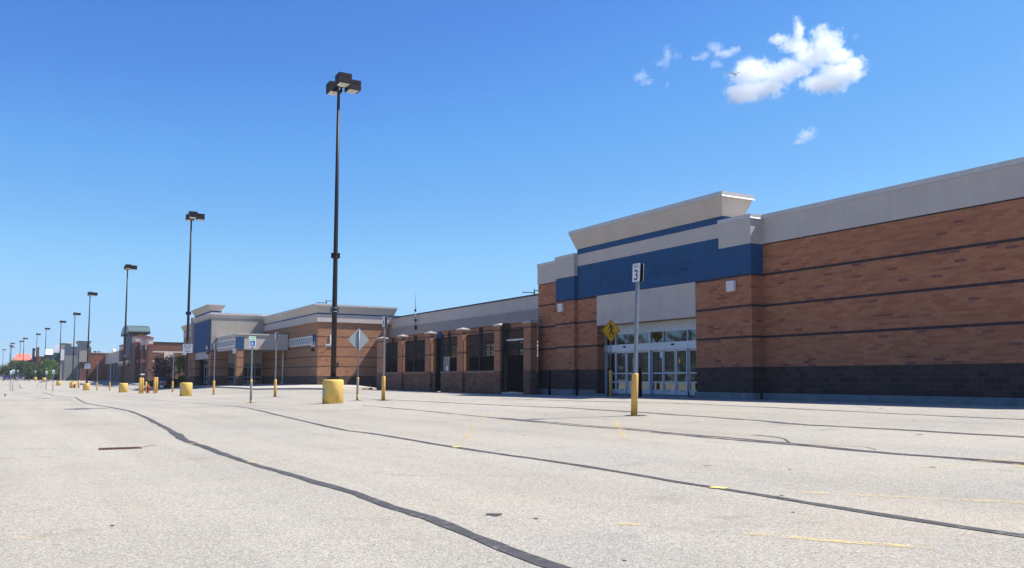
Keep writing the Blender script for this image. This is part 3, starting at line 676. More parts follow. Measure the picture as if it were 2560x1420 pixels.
m_ = MB(); m_.box(FX + .02, FX + .5, y0 + .05, y1 - .15, gz(FX, y0) - .05, gz(FX, y0) + .10); tag(m_.build('doorstep', M['walk']), 'pale concrete step under the black fence gate', 'doorstep')
mb = MB(); mb.box(FX + .05, FX + .37, PY[0][1] - .25, PY[0][1] - .01, 0, .01)
mark(gstrip([(1380, 984), (1330, 983), (1250, 981.5), (1150, 978), (1050, 975.5), (940, 973)], .14, .006, .2), 'kerb_line', M['ykerb'])

# ------------------------------------------------------------------ yard behind the fence and the long rear wing
BX = 34.2; YB1 = 86.9
B = thing('rear_wing', 'long low grey parapet wing set back behind the iron fence', 'store', (BX, 64, gz(24, 64)))
mb = MB(); mb.box(BX, 60, YEND + .5, YB1 - .002, ZB, E(4.55)); mb.build('brick_wall', M['brickA'], B)
mb = MB(); mb.box(BX - .03, 60, YEND + .5, YB1 - .005, E(5.42), E(6.50)); mb.build('parapet', M['stucco'], B)
mb = MB(); mb.box(BX - .07, 60, YEND + .5, YB1 - .004, E(6.501), E(6.62)); mb.build('coping', M['bronze'], B)
mb = MB(); mb.box(BX - .16, 60, YEND + .5, YB1 - .006, E(4.551), E(5.419)); mb.build('fascia', M['stucco_dark'], B)
for a, b in ((1092, 1105), (1266, 1276)):
    m_ = MB(); y0, y1 = yat(b, BX, 860), yat(a, BX, 860); m_.box(BX - .12, BX - .002, y0, y1, E(2.0), E(4.545)); m_.build('blue_panel', M['blue'], B)
# added racks: coloured translucent strips stand in for light glints behind the bars
def glint_sheet(name, c):      # translucent strip in a glint colour: glows when the sun is behind it
    m, nt, bs = nodes(name); tl = N(nt, 'ShaderNodeBsdfTranslucent'); n_ = noise(nt, objc(nt), 7, 5, .7)
    L(nt, ramp(nt, n_, [(.35, tuple(a * .15 for a in c)), (.6, c)]), tl.inputs[0]); mx = N(nt, 'ShaderNodeMixShader', i_0=.75); bs.inputs['Base Color'].default_value = rgb(c)
    L(nt, bs.outputs[0], mx.inputs[1]); L(nt, tl.outputs[0], mx.inputs[2]); L(nt, mx.outputs[0], nt.nodes['Material Output'].inputs['Surface']); return m
rk = [glint_sheet('wrap_white', (.9, .9, .9)), glint_sheet('wrap_yellow', (.8, .65, .1)), glint_sheet('wrap_blue', (.10, .22, .8)), glint_sheet('wrap_teal', (.2, .5, .6))]
spots = [(1000, (2, 3)), (1040, (2, 3)), (1110, (1, 0)), (1205, (0, 0)), (1290, (0, 0))]
for k, (px, cs) in enumerate(spots):
    X = 28.2; y = yat(px, X, 880); z0 = gz(24, y)
    t = thing('storage_rack', ['tall yard rack with blue beams behind the second fence bay', 'tall yard rack with blue beams behind the third fence pier', 'tall yard rack with yellow beams behind the fence doorway', 'tall yard rack with white beams behind the widest fence bay', 'tall yard rack with white beams behind the gate'][k], 'rack', (X, y, z0), 'racks in the fenced yard')
    m_ = MB(); w = 2.6
    for dx in (0, 1.0):
        for dy in (-w / 2, w / 2): m_ = MB(); m_.box(dx - .04, dx + .04, dy - .04, dy + .04, 0, 3.5); m_.build('upright', M['iron'], t, Vector())
    for j, z in enumerate((2.42, 2.62, 2.84, 3.08, 3.3)):
        m_ = MB(); m_.box(1.05, 1.06, -w / 2, w / 2, z - .08, z + .08); m_.build('beam', rk[cs[j % 2]], t, Vector())
    m_ = MB(); m_.box(.0, .8, -w / 2 + .05, w / 2 - .05, 3.46, 3.5); m_.build('shelf', M['screen'], t, Vector())

# ------------------------------------------------------------------ wood beyond the far side of the lot, mirrored in the store glass
rd = random.Random(5); mb = MB()
for i in range(15000):
    y = rd.uniform(-260, 330); hh = 13 + 4 * math.sin(y * .05) + 3 * math.sin(y * .17 + 1) + 2 * math.sin(y * .43); z = hh * rd.random() ** .8; x = -175 + rd.gauss(0, 5)
    a = Vector((rd.gauss(1, .7), rd.gauss(0, 1), rd.gauss(0, .7))).normalized(); b = a.orthogonal().normalized(); e = a.cross(b); s = rd.uniform(.7, 1.9); c = Vector((x, y, gz(-175, 0) + z))
    mb.add([c - b * s, c - e * s * .7, c + b * s, c + e * s * .7], [(0, 1, 2, 3)])
tag(mb.build('distant_wood', M['woods']), 'dark line of woods far across the lot', 'woods', kind='stuff')
# ------------------------------------------------------------------ middle store with the drive-up canopy
CYF, CXF = 86.9, 26.2
zc = lambda py, px=792: on_y(px, py, CYF).z
C = thing('canopy_store', 'empty tan brick store with a blue tower and a flat entrance canopy', 'store', (CXF, 98, gz(24, 98)))
def cpart(mb, name, mat, parent=None, **k): return mb.build(name, mat, parent or C, **k)
XR = BX + .3; YCE = 109.0; BF = 19.8
z_top, z_fl, z_bl, z_gr = zc(761), zc(781.4), zc(784.8), zc(804.1)
mb = MB(); mb.box(CXF, 60, CYF, YCE, ZB, z_gr - .001)
ykk = [xat(p, YCE, 930) for p in (545, 553, 570, 585, 608, 636, 650)]
yb_door = [yat(p, BF, 930) for p in (487.5, 519.5)]
# entrance block walls with its two doorways left open
YBE = yat(478, BF, 900)
zdoor = on_y(600, 907, YCE).z; zbt = on_x(500, 879.5, BF).z; zbp = on_x(505, 898, BF).z
mb.box(BF, ykk[2], YCE + .001, YCE + .6, ZB, zbt); mb.box(xat(655, YCE), CXF + .3, YCE + .001, YCE + .6, ZB, zbt)
mb.box(BF + .001, BF + .6, YCE + .601, yb_door[1], ZB, zbt); mb.box(BF + .001, BF + .6, yb_door[0], YBE, ZB, zbt)
mb.box(21.5, 60, YCE + 3, 123, ZB, zbt)
cpart(mb, 'brick_wall', M['brickC'])
mb = MB(); mb.box(ykk[2], xat(655, YCE), YCE + .05, YCE + .5, zdoor, zbt + .5); mb.box(BF + .03, BF + .5, yb_door[1] + .01, yb_door[0] - .01, zbp, zbt - .001); cpart(mb, 'door_panel', M['stucco'])
mb = MB(); mb.box(CXF - .16, 60, CYF - .165, YCE - .01, z_gr, z_bl); cpart(mb, 'parapet', M['stucco'])
mb = MB(); mb.box(CXF - .13, 60, CYF - .13, YCE - .011, z_bl + .001, z_fl); cpart(mb, 'blue_band', M['blue'])
mb = MB(); flare(mb, CXF - .15, CYF - .15, YCE - .3, 34.4, z_fl + .001, z_top - .12, .26); cpart(mb, 'cornice', M['stucco_warm'])
mb = MB(); mb.box(CXF - .45, 34.7, CYF - .45, YCE - .04, z_top - .119, z_top + .06); cpart(mb, 'coping', M['coping'])
# entrance block
zb_top = on_y(532, 781, YCE).z; zb_l = on_y(540, 794, YCE).z; zb_bot = on_y(540, 858, YCE).z
mb = MB(); mb.box(BF - .05, 33, YCE - .05, YBE - .3, zbt + .001, zb_l); cpart(mb, 'stucco_wall', M['stucco_mid'])
mb = MB(); mb.box(BF - .12, 33, YCE - .12, YBE - .3, zb_l + .001, zb_top - .25); cpart(mb, 'parapet', M['stucco_warm'])
mb = MB(); mb.box(BF - .22, 33.1, YCE - .22, YCE + 3, zb_top - .249, zb_top); cpart(mb, 'coping', M['coping'])
TFX = BF - .14; ytw0, ytw1 = YCE + .35, yat(487, TFX, 800)
zt = lambda px, py: on_x(px, py, TFX).z
mb = MB(); mb.box(TFX, TFX + 1.25, ytw0, ytw1, zb_l, zt(487, 791.5)); cpart(mb, 'stucco_wall', M['stucco'])
mb = MB(); mb.box(TFX - .015, TFX + 1.26, ytw0 - .01, ytw1 + .01, zt(487, 795), zt(487, 791.4)); cpart(mb, 'blue_band', M['blue'])
mb = MB(); mb.box(TFX - .02, TFX + .3, yat(524.3, TFX, 840), yat(485.5, TFX, 840), zt(487, 882.5), zt(487, 810.2)); cpart(mb, 'blue_band', M['blue'])
mb = MB(); flare(mb, TFX - .03, ytw0 - .03, ytw1 + .03, TFX + 1.25, zt(487, 791.3), zt(487, 779), .38); cpart(mb, 'cornice', M['stucco_warm'])
mb = MB(); mb.box(TFX - .46, TFX + 1.7, ytw0 - .46, ytw1 + .46, zt(487, 779) + .001, zt(487, 777)); cpart(mb, 'coping', M['coping'])
mb = MB(); mb.box(BF - .2, BF + 1, YBE - 1.6, YBE, zbt + .01, on_x(480, 796, BF).z); cpart(mb, 'stucco_wall', M['stucco_dark'])
WE = yat(457.5, BF + .3, 900); zw = lambda py: on_x(458, py, BF + .3).z
mb = MB(); mb.box(BF + .3, 60, YBE + .02, WE, ZB, zw(845.5)); cpart(mb, 'brick_wall', M['brickC'])
mb = MB(); mb.box(BF + .26, 60, YBE + .02, WE + .03, zw(845.4), zw(831)); cpart(mb, 'parapet', M['stucco'])
mb = MB(); flare(mb, BF + .26, YBE + .02, WE + .03, 60, zw(829.5), zw(817), .35); cpart(mb, 'cornice', M['stucco_warm'])
mb = MB(); mb.box(BF + .27, 60, YBE + .02, WE + .02, zw(830.9), zw(829.6)); cpart(mb, 'blue_band', M['blue'])
# canopy
KY, KX = 97.7, 20.45
zk0, zk1 = on_y(600, 873, KY).z, on_y(600, 836.5, KY).z
mb = MB(); mb.box(KX, CXF - .165, KY, YCE - .06, zk0, zk1); cpart(mb, 'canopy', M['stucco'])
mb = MB(); mb.box(KX - .1, CXF - .166, KY - .1, YCE - .061, zk1 + .001, zk1 + .14); cpart(mb, 'canopy_coping', M['coping'])
xk = xat(610.3, KY, 857)
mb = MB(); mb.box(KX - .03, xk, KY - .03, KY + .9, zk0 - .02, on_y(600, 842.5, KY).z); cpart(mb, 'blue_band', M['blue'])
mb = MB(); mb.box(KX + .02, xk - .02, KY + .02, KY + .9, ZB, zk0 - .021); cpart(mb, 'column', M['brickC'])
def lattice(X, a, b, tops, bots):
    ya, yb = yat(b, X, 860), yat(a, X, 860); z1 = on_x(b, tops, X).z; z0 = on_x(b, bots, X).z
    m_ = MB(); w = .14; t_ = .06
    m_.box(X - t_, X, ya, yb, z1 - w, z1); m_.box(X - t_, X, ya, yb, z0, z0 + w); m_.box(X - t_, X, ya, ya + w, z0 + w, z1 - w); m_.box(X - t_, X, yb - w, yb, z0 + w, z1 - w)
    n = 10; s = (yb - ya - 2 * w) / n
    for i in range(n):
        y0 = ya + w + s * i
        m_.hexa([(X - t_ + .01, y0, z0 + w), (X - .01, y0, z0 + w), (X - .01, y0 + .16, z0 + w), (X - t_ + .01, y0 + .16, z0 + w), (X - t_ + .01, y0 + s - .16, z1 - w), (X - .01, y0 + s - .16, z1 - w), (X - .01, y0 + s, z1 - w), (X - t_ + .01, y0 + s, z1 - w)])
        m_.box(X - t_ + .012, X - .012, y0 + s - .045, y0 + s + .045, z0 + w, z1 - w)
    o = cpart(m_, 'lattice', M['white'])
    m_ = MB(); m_.box(X - .008, X + .02, ya + .02, yb - .02, z0 + .02, z1 - .02); cpart(m_, 'backing', M['stucco_dark'], o)
lattice(KX - .02, 540, 589.5, 845.8, 866)
lattice(CXF - .02, 723, 781.5, 839.2, 861.5)
mb = MB(); mb.box(CXF - .05, CXF - .001, yat(789.5, CXF, 850), yat(782, CXF, 850), on_x(786, 862.5, CXF).z, on_x(786, 835.5, CXF).z); cpart(mb, 'blue_panel', M['blue'])
for px in (783.5, 788): m_ = MB(); y = yat(px, CXF, 860); z = on_x(px, 863, CXF).z; m_.box(CXF - .3, CXF - .02, y - .06, y + .06, z - .15, z); m_.box(CXF - .12, CXF - .021, y - .04, y + .04, z + .001, z + .35); cpart(m_, 'bracket', M['white'])
p = on_x(785, 875, CXF); mb = MB(); mb.box(CXF - .3, CXF - .001, p.y - .2, p.y + .2, p.z - .15, p.z + .15); cpart(mb, 'alarm_box', M['bronze'])
p = on_x(711, 950, CXF); mb = MB(); mb.tube([(CXF - .2, p.y, p.z - .2), (CXF - .2, p.y, zk0)], .11, 8); mb.tube([(CXF - .2, p.y, p.z - .2), (CXF - .34, p.y - .1, p.z - .45)], .11, 8); cpart(mb, 'downpipe', M['white'])
# doors
def store_door(o0, u, n_, wid, z0, z1, cols, zh):
    u, n_ = Vector(u), Vector(n_); fr = MB(); o0 = Vector(o0)
    def bar(a0, a1, b0, b1, d0=0, d1=.08):
        P = [o0 + u * a + n_ * d + Vector((0, 0, b)) for b in (b0, b1) for a, d in ((a0, d0), (a1, d0), (a1, d1), (a0, d1))]; fr.hexa(P)
    for k in range(cols + 1): x = wid * k / cols; bar(x - .05, x + .05, z0, z1)
    for z in (z0 + .05, zh - .12, zh + .12, z1 - .05, z0 + .9, z0 + .35): bar(.05, wid - .05, z - .05 if z != zh else z, z + .05, .005, .075)
    f = cpart(fr, 'door_frame', M['alu'])
    g = MB(); P = [o0 + u * a + n_ * .04 + Vector((0, 0, b)) for a, b in ((.02, z0), (wid - .02, z0), (wid - .02, z1), (.02, z1))]; g.add(P + [q - n_ * .015 for q in P], [(0, 1, 2, 3), (7, 6, 5, 4), (0, 4, 5, 1), (1, 5, 6, 2), (2, 6, 7, 3), (3, 7, 4, 0)]); cpart(g, 'glass', M['glass'], f)
zg = E(-.62)
wA = xat(655, YCE) - ykk[2]
store_door((ykk[2], YCE + .35, 0), (1, 0, 0), (0, -1, 0), wA, zg, zdoor - .01, 5, zg + 2.2)
store_door((BF + 1.2, yb_door[1], 0), (0, 1, 0), (-1, 0, 0), yb_door[0] - yb_door[1], zg, zbp - .01, 5, zg + 2.3)
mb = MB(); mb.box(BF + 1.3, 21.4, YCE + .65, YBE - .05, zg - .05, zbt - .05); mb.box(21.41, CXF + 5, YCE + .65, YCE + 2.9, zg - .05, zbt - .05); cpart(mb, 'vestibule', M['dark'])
mb = MB(); mb.box(BF + .5, BF + 1.25, yb_door[1] + .01, yb_door[0] - .01, zbp - .02, zbp + .6); cpart(mb, 'soffit', M['stucco_dark'])
# things fixed to the sunlit side wall
p = on_y(816, 865, CYF)
fl = thing('floodlight', 'small white floodlight on a short arm on the sunlit tan wall', 'floodlight', (p.x, CYF, p.z))
m_ = MB(); m_.tube([(0, 0, -.28), (0, -.3, -.2), (0, -.5, .0)], .035, 8); m_.build('arm', M['galv'], fl, Vector())
m_ = MB(); m_.hexa([(-.22, -.72, -.06), (.22, -.72, -.06), (.22, -.42, -.06), (-.22, -.42, -.06), (-.26, -.78, .14), (.26, -.78, .14), (.26, -.40, .18), (-.26, -.40, .18)]); m_.build('lamp_head', M['white'], fl, Vector())
p0, p1 = on_y(824.2, 837, CYF), on_y(838, 866, CYF)
m_ = MB(); m_.box(p0.x, p1.x, CYF - .10, CYF - .001, p1.z, p0.z); tag(m_.build('blank_board', M['white'], bevel=.02), 'blank pale panel on the tan wall, half hidden by the nearest lamp pole', 'wall sign')
m_ = MB(); p = on_y(844, 912, CYF); m_.box(p.x - .05, p.x + .05, CYF - .12, CYF - .001, p.z - .2, p.z + .25); tag(m_.build('utility_box', M['bronze']), 'slim dark box low on the tan wall beside the nearest lamp pole', 'utility box')
m_ = MB(); p = on_x(522, 870, BF); m_.box(BF - .3, BF - .061, p.y - .2, p.y + .2, p.z - .2, p.z + .25); cpart(m_, 'wall_light', M['white'])
m_ = MB(); p = on_y(586.5, 877, KY); m_.box(KX - .35, KX - .031, KY + .1, KY + .5, p.z - .28, p.z + .28); cpart(m_, 'wall_light', M['white'])
m_ = MB(); p = on_x(522, 883, BF); m_.box(BF - .35, BF - .001, p.y - .35, p.y + .1, p.z - .12, p.z + .12); cpart(m_, 'camera', M['black'])
# raised walk in front of it
front = [(505, 967.4), (519, 968.4), (560, 970), (598, 971.5), (640, 974.6), (700, 974), (760, 973.6), (806, 974.4), (860, 976.2), (905, 974.5), (938, 973.2)]
fp = [ground(*q) for q in front]
mb = MB(); top = [Vector((q.x, q.y, q.z + .13)) for q in fp]; back = [Vector((min(max(q.x + 7, CXF - .0), 40), max(q.y + 20, 92), gz(24, 95) + .30)) for q in fp]
for i in range(len(fp) - 1):
    mb.add([fp[i] - Vector((0, 0, .2)), fp[i + 1] - Vector((0, 0, .2)), top[i + 1], top[i]], [(0, 1, 2, 3)]); mb.add([top[i], top[i + 1], back[i + 1], back[i]], [(0, 1, 2, 3)])
tag(mb.build('sidewalk', M['walk']), kind='structure')
mark(gstrip([(806, 975.2), (860, 977), (905, 975.4), (938, 974)], .16, .02, .1), 'kerb_line', M['ykerb'])

# ------------------------------------------------------------------ dark red brick shop with the green vaulted tower
DYF = 178.0; dz = lambda py, px=400: on_y(px, py, DYF).z
DX0 = xat(363.5, DYF, 930)
stripes = [dz(879.5), dz(902), dz(925)]
M['brickD2'] = brick('striped_dark_red_brick', -30, [(.135, .055, .038), (.16, .07, .047), (.185, .085, .06)], (.08, .035, .03), (.17, .115, .09), band=0, white_rows=stripes, bw=.3, bh=.1)
D = thing('vaulted_tower_shop', 'dark red brick shop with pale stripes and a green vaulted tower', 'shop', (DX0, DYF + 20, gz(14, 190)))
def dpart(mb, name, mat, parent=None): return mb.build(name, mat, parent or D)
Zg = gz(14, 190) - 1
mb = MB(); mb.box(DX0, 60, DYF, 229, Zg, dz(857.5)); dpart(mb, 'brick_wall', M['brickD2'])
mb = MB(); mb.box(DX0 - .1, 60.1, DYF - .1, 229, dz(857.4), dz(854.8)); dpart(mb, 'coping', M['bronze'])
mb = MB(); a, b = on_y(410, 893, DYF), on_y(431.5, 880.5, DYF); mb.box(a.x, b.x, DYF - .06, DYF - .001, a.z - .6, b.z); dpart(mb, 'stucco_panel', M['stucco_warm'])
mb = MB(); a = on_y(362, 936, DYF); mb.box(DX0 - .9, DX0 - .2, DYF - .8, DYF - .5, a.z - .12, a.z + .12); dpart(mb, 'wall_light', M['white'])
def dpier(pa, pb, X, topy, capy, whitey, redy, dp=.75):     # pier on the front: brick shaft, pale head, red cap and red foot line
    y0, y1 = yat(pb, X, 900), yat(pa, X, 900); zz = lambda py: on_x(pb, py, X).z; x1 = X + dp
    m_ = MB(); m_.box(X, x1, y0, y1, Zg, zz(redy)); o = dpart(m_, 'pier', M['brickD'])
    m_ = MB(); m_.box(X - .05, x1 + .05, y0 - .05, y1 + .05, zz(redy) + .001, zz(whitey)); dpart(m_, 'foot_line', M['redtrim'], o)
    m_ = MB(); m_.box(X - .02, x1 + .02, y0 - .02, y1 + .02, zz(whitey) + .001, zz(capy)); dpart(m_, 'head', M['stucco'], o)
    m_ = MB(); m_.box(X - .12, x1 + .12, y0 - .12, y1 + .12, zz(capy) + .001, zz(topy)); dpart(m_, 'cap', M['redtrim'], o)
dpier(364.5, 370.5, DX0 - .5, 843.4, 846.5, 860, 864)
dpier(351, 356.5, DX0 - .5, 848, 850.5, 862.5, 865)
dpier(328.5, 337, DX0 - 1.0, 840, 842.5, 854.5, 857, 2.7)
dpier(297.5, 304, DX0 - .5, 862, 864.5, 874, 876)
for a, b, t0, t1, bt in ((356.8, 364.3, 852, 850, 873), (342, 350.8, 857, 855, 876)):
    X = DX0 - .12; y0, y1 = yat(b, X, 860), yat(a, X, 860); z1, z2, z0 = on_x(b, t1, X).z, on_x(a, t0, X).z, on_x(b, bt, X).z
    m_ = MB(); m_.hexa([(X, y0, z0), (X + .4, y0, z0), (X + .4, y1, z0), (X, y1, z0), (X, y0, z1), (X + .4, y0, z1), (X + .4, y1, max(z1, z0 + 1)), (X, y1, z1)]); dpart(m_, 'head_panel', M['stucco'])
for a, b, py in ((338.5, 348, 903.5), (352, 363, 901.5)):
    X = DX0 - .55; y0, y1 = yat(b, X, 900), yat(a, X, 900); z = on_x(b, py, X).z
    for k in range(5): m_ = MB(); w = (y1 - y0) / 5; m_.box(X - .12, X - .02, y0 + w * k + .1, y0 + w * (k + 1) - .15, z - .25, z + (.35 if k % 2 else .2)); dpart(m_, 'shop_letter', M['redtrim'])
ta, tb = yat(327.5, DX0 - .6, 830), yat(309.5, DX0 - .6, 830); TXd = DX0 - .6
zt_ = lambda py: on_x(327.5, py, TXd).z
mb = MB(); mb.box(TXd, TXd + 3.1, ta, tb, zt_(890), zt_(829)); dpart(mb, 'tower', M['bluegrey'])
mb = MB(); mb.box(TXd + .3, TXd + 3.0, ta + .2, tb - .2, Zg, zt_(890)); dpart(mb, 'tower_base', M['brickD'])
zz0, zz1 = zt_(829.5), on_x(318, 815.5, TXd).z; ym, hw = (ta + tb) / 2, (tb - ta) / 2 + .8
mb = MB(); nseg = 18; x0, x1 = TXd - .5, TXd + 3.7; P0, P1, Q0, Q1 = [], [], [], []
for k in range(nseg + 1):
    t = math.pi * k / nseg; y, z = ym - hw * math.cos(t), zz0 + (zz1 - zz0) * math.sin(t)
    P0.append((x0, y, z)); P1.append((x1, y, z))
mb.add(P0 + P1, [(k, k + 1, nseg + 2 + k, nseg + 1 + k) for k in range(nseg)] + [list(range(nseg + 1)), [nseg + 1 + k for k in range(nseg + 1)][::-1], [0, nseg, 2 * nseg + 1, nseg + 1]])
ro = dpart(mb, 'vaulted_roof', M['greenroof'])
mb = MB()
for i in range(11):
    x = x0 + .05 + (x1 - x0 - .1) * i / 10
    for k in range(nseg): a, b = P0[k], P0[k + 1]; mb.hexa([(x - .04, a[1], a[2] - .02), (x + .04, a[1], a[2] - .02), (x + .04, b[1], b[2] - .02), (x - .04, b[1], b[2] - .02), (x - .04, a[1] * 1.0 + (a[1] - ym) * .012, a[2] + .09), (x + .04, a[1] + (a[1] - ym) * .012, a[2] + .09), (x + .04, b[1] + (b[1] - ym) * .012, b[2] + .09), (x - .04, b[1] + (b[1] - ym) * .012, b[2] + .09)])
dpart(mb, 'standing_seams', M['greenroof'], ro)
mb = MB(); mb.box(x0 - .05, x1 + .05, ym - hw - .1, ym + hw + .1, zz0 - .35, zz0 - .002); dpart(mb, 'eave', M['bronze'], ro)
mb = MB(); p0, p1 = on_y(345, 842, ta), on_y(360, 836, ta); mb.box(p0.x, TXd + 3.05, ta - .08, ta - .001, p0.z, p1.z); dpart(mb, 'sign_panel', M['gold'])
X = DX0 - .8; y0, y1 = yat(320, X, 900), yat(296, X, 900); z0, z1 = on_x(310, 909, X).z, on_x(310, 902, X).z
mb = MB(); mb.box(X, X + .7, y0, y1, z0, z1); mb2 = dpart(mb, 'awning', M['stucco_warm']); mb = MB(); mb.box(X - .05, X + .72, y0, y1, z0 - .5, z0 - .001); dpart(mb, 'awning_trim', M['redtrim'], mb2)

# grey fascia shop with a roof fan, then rust brick shop
S = thing('fascia_shop', 'low dark shopfront under a long blank grey fascia beside the vaulted tower', 'shop', (20, 245, gz(14, 240)))
X = DX0 - .2; y0, y1 = yat(297, X, 900), yat(259, X, 900); zf = lambda py: on_x(297, py, X).z
mb = MB(); mb.box(X, X + .5, y0, y1, zf(905.5), zf(877)); mb.build('fascia', M['stucco'], S)
mb = MB(); mb.box(X + .6, 60, y0, y1, Zg, zf(879)); mb.build('wall', M['dark'], S)
for k in range(5): m_ = MB(); y = y0 + (y1 - y0) * (k + .5) / 5; m_.box(X + .1, X + .5, y - .35, y + .35, Zg, zf(905.6)); m_.build('column', M['galv'], S)
for k, (px, nm) in enumerate(((284, 'S'),)):
    p = on_x(px, 884, X + 3); fn = thing('roof_fan', 'round pale roof fan with a curved hood above the grey fascia', 'roof fan', (p.x, p.y, p.z - 1))
    m_ = MB(); m_.box(-.3, .3, -.4, .4, -2, 1.35); m_.build('duct', M['galv'], fn, Vector())
    m_ = MB(); m_.tube([(-.50, 0, 1.75), (-.34, 0, 1.75), (.42, 0, 1.75)], [.42, .66, .66], 18); m_.build('hood', M['white'], fn, Vector())
EYF = 268.0
ez = lambda px, py: on_y(px, py, EYF).z
G = thing('rust_brick_shop', 'rust brick shop wall with a slanting shadow beside the grey fascia', 'shop', (18, EYF + 10, gz(14, 260)))
Ze = gz(14, 260) - 1
mb = MB(); xe0, xe1 = xat(226, EYF, 910), xat(263, EYF, 910); mb.box(xe0, 60, EYF, EYF + 30, Ze, ez(240, 883)); mb.build('brick_wall', M['brickE'], G)
mb = MB(); mb.box(xe0 - .1, 60, EYF - .12, EYF + 30, ez(240, 882.9), ez(240, 881)); mb.build('coping', M['stucco_warm'], G)
mb = MB(); mb.box(xe0 - .7, xe0 - .001, EYF - .4, EYF + 1, Ze, ez(224, 873.5)); mb.build('pilaster', M['brickD'], G)
for a, b in ((234.5, 240.5), (244, 251)): m_ = MB(); p0, p1 = on_y(a, 881, EYF + 6), on_y(b, 878, EYF + 6); tag((m_.box(p0.x, p1.x, EYF + 5, EYF + 7, p0.z - .6, p1.z), m_.build('roof_vent', M['bronze' if a < 240 else 'galv']))[1], 'dark low vent on the rust brick roof' if a < 240 else 'flat grey vent on the rust brick roof', 'roof vent')
# grey corner shop and its stepped neighbour
H = thing('grey_corner_shop', 'tall light grey stucco shop with a black square sign near its corner', 'shop', (14, EYF, Ze))
HY = EYF - 4; hx0, hx1 = xat(198.5, HY, 880), xat(222, HY, 880); hz = lambda py: on_y(205, py, HY).z
yl = HY + 9
mb = MB(); mb.box(hx0, hx1, HY, yl, hz(905), hz(868)); mb.build('stucco_wall', M['stucco_far'], H)
mb = MB(); mb.box(hx0 - .15, hx1 + .15, HY - .2, yl, hz(867.9), hz(861.5)); mb.build('moulding', M['stucco_dark'], H)
mb = MB(); flare(mb, hx0 - .05, HY - .05, yl, hx1 + .05, hz(861.4), hz(853.5), .5); mb.build('cornice', M['stucco_far'], H)
mb = MB(); mb.box(hx0 - .6, hx1 + .6, HY - .6, yl + .5, hz(853.4), hz(852.6)); mb.build('coping', M['bronze'], H)
mb = MB(); mb.box(hx0 + .3, hx1, HY + .4, yl - .3, Ze, hz(905.1)); mb.build('shopfront', M['brickD'], H)
mb = MB(); mb.box(hx0 - .2, hx0 - .001, HY + 1, yl - 1, hz(895), hz(876)); hs = mb.build('sign_board', M['black'], H)
mb = MB(); put_text(mb, 'A', (hx0 - .21, HY + 4.5, hz(886)), (0, -1, 0), (0, 0, 1), 3.2, 3.2); mb.build('sign_mark', M['signwhite'], hs)
J = thing('stepped_grey_shop', 'grey green stucco shop with a short round topped tower, behind the lamp poles', 'shop', (9, 290, Ze))
JY = 285.0; jx0, jx1 = xat(162, JY, 880), xat(190, JY, 880); jz = lambda py, px=175: on_y(px, py, JY).z
mb = MB(); mb.box(jx0, jx1 + 4, JY, JY + 20, Ze, jz(889)); mb.build('lower_wall', M['greengrey'], J)
mb = MB(); mb.box(jx0, jx1 + 4, JY, JY + 20, jz(889) + .001, jz(866)); mb.build('upper_wall', M['bluegrey'], J)
mb = MB(); xa, xb = xat(152, JY + 1, 880), xat(162.5, JY + 1, 880)
mb.box(xa, xb, JY + .2, JY + 5, Ze, jz(862)); mb.build('tower', M['stucco_dark'], J)
mb = MB(); mb._lathe(((xa + xb) / 2 + .8, JY + 2.4, 0), [(1.2, jz(868)), (1.5, jz(861)), (1.7, jz(858.6)), (1.7, jz(857.4))], 20, 0, True); mb.build('round_top', M['stucco_far'], J)
mb = MB(); mb.box(xa - .03, xa + .9, JY - .1, JY + .19, jz(901), jz(874)); mb.build('banner', M['white'], J)
K = thing('green_awning_shop', 'small shop with a dark green awning and a white gable behind the leftmost green tree', 'shop', (5, 300, Ze))
KYd = 298.0; kz = lambda py, px=143: on_y(px, py, KYd).z; k0, k1 = xat(136, KYd, 890), xat(152, KYd, 890)
mb = MB(); mb.box(k0, k1, KYd, KYd + 10, Ze, kz(901)); mb.build('brick_wall', M['brickD'], K)
mb = MB(); mb.box(k0 - .2, k1 + .2, KYd - .8, KYd + 10, kz(900.9), kz(882)); mb.build('awning', M['awning'], K)
mb = MB(); xm = (k0 + k1) / 2; mb.prism([(-1.3, 0), (1.3, 0), (1.3, 1.4), (.7, 2.4), (-.7, 2.4), (-1.3, 1.4)], (xm, KYd + 1, kz(881.5)), (1, 0, 0), (0, 0, 1), -3); mb.build('gable', M['roofwhite'], K)
# far end: white roof, rust wall with twin pylons, orange roof
def far_shop(name, label, Y, x0p, x1p, ywall, wallmat, extra):
    t = thing(name, label, 'shop', (xat(x0p, Y), Y, Ze)); z = lambda py: on_y((x0p + x1p) / 2, py, Y).z; x0, x1 = xat(x0p, Y, 900), xat(x1p, Y, 900)
    m_ = MB(); m_.box(x0, x1, Y, Y + 18, Ze, z(ywall)); m_.build('wall', wallmat, t); extra(t, x0, x1, Y, z); return t
def ex_white(t, x0, x1, Y, z):
    m_ = MB(); m_.hexa([(x0, Y - .6, z(886.4)), (x1, Y - .6, z(886.4)), (x1, Y + 12, z(886.4)), (x0, Y + 12, z(886.4)), (x0, Y + 5.5, z(872)), (x1, Y + 5.5, z(872)), (x1, Y + 6, z(872)), (x0, Y + 6, z(872))]); m_.build('roof', M['roofwhite'], t)
far_shop('white_roof_shop', 'low shop with a glaring white sloped roof behind the trees', 315, 113, 138, 887, M['bluegrey'], ex_white)
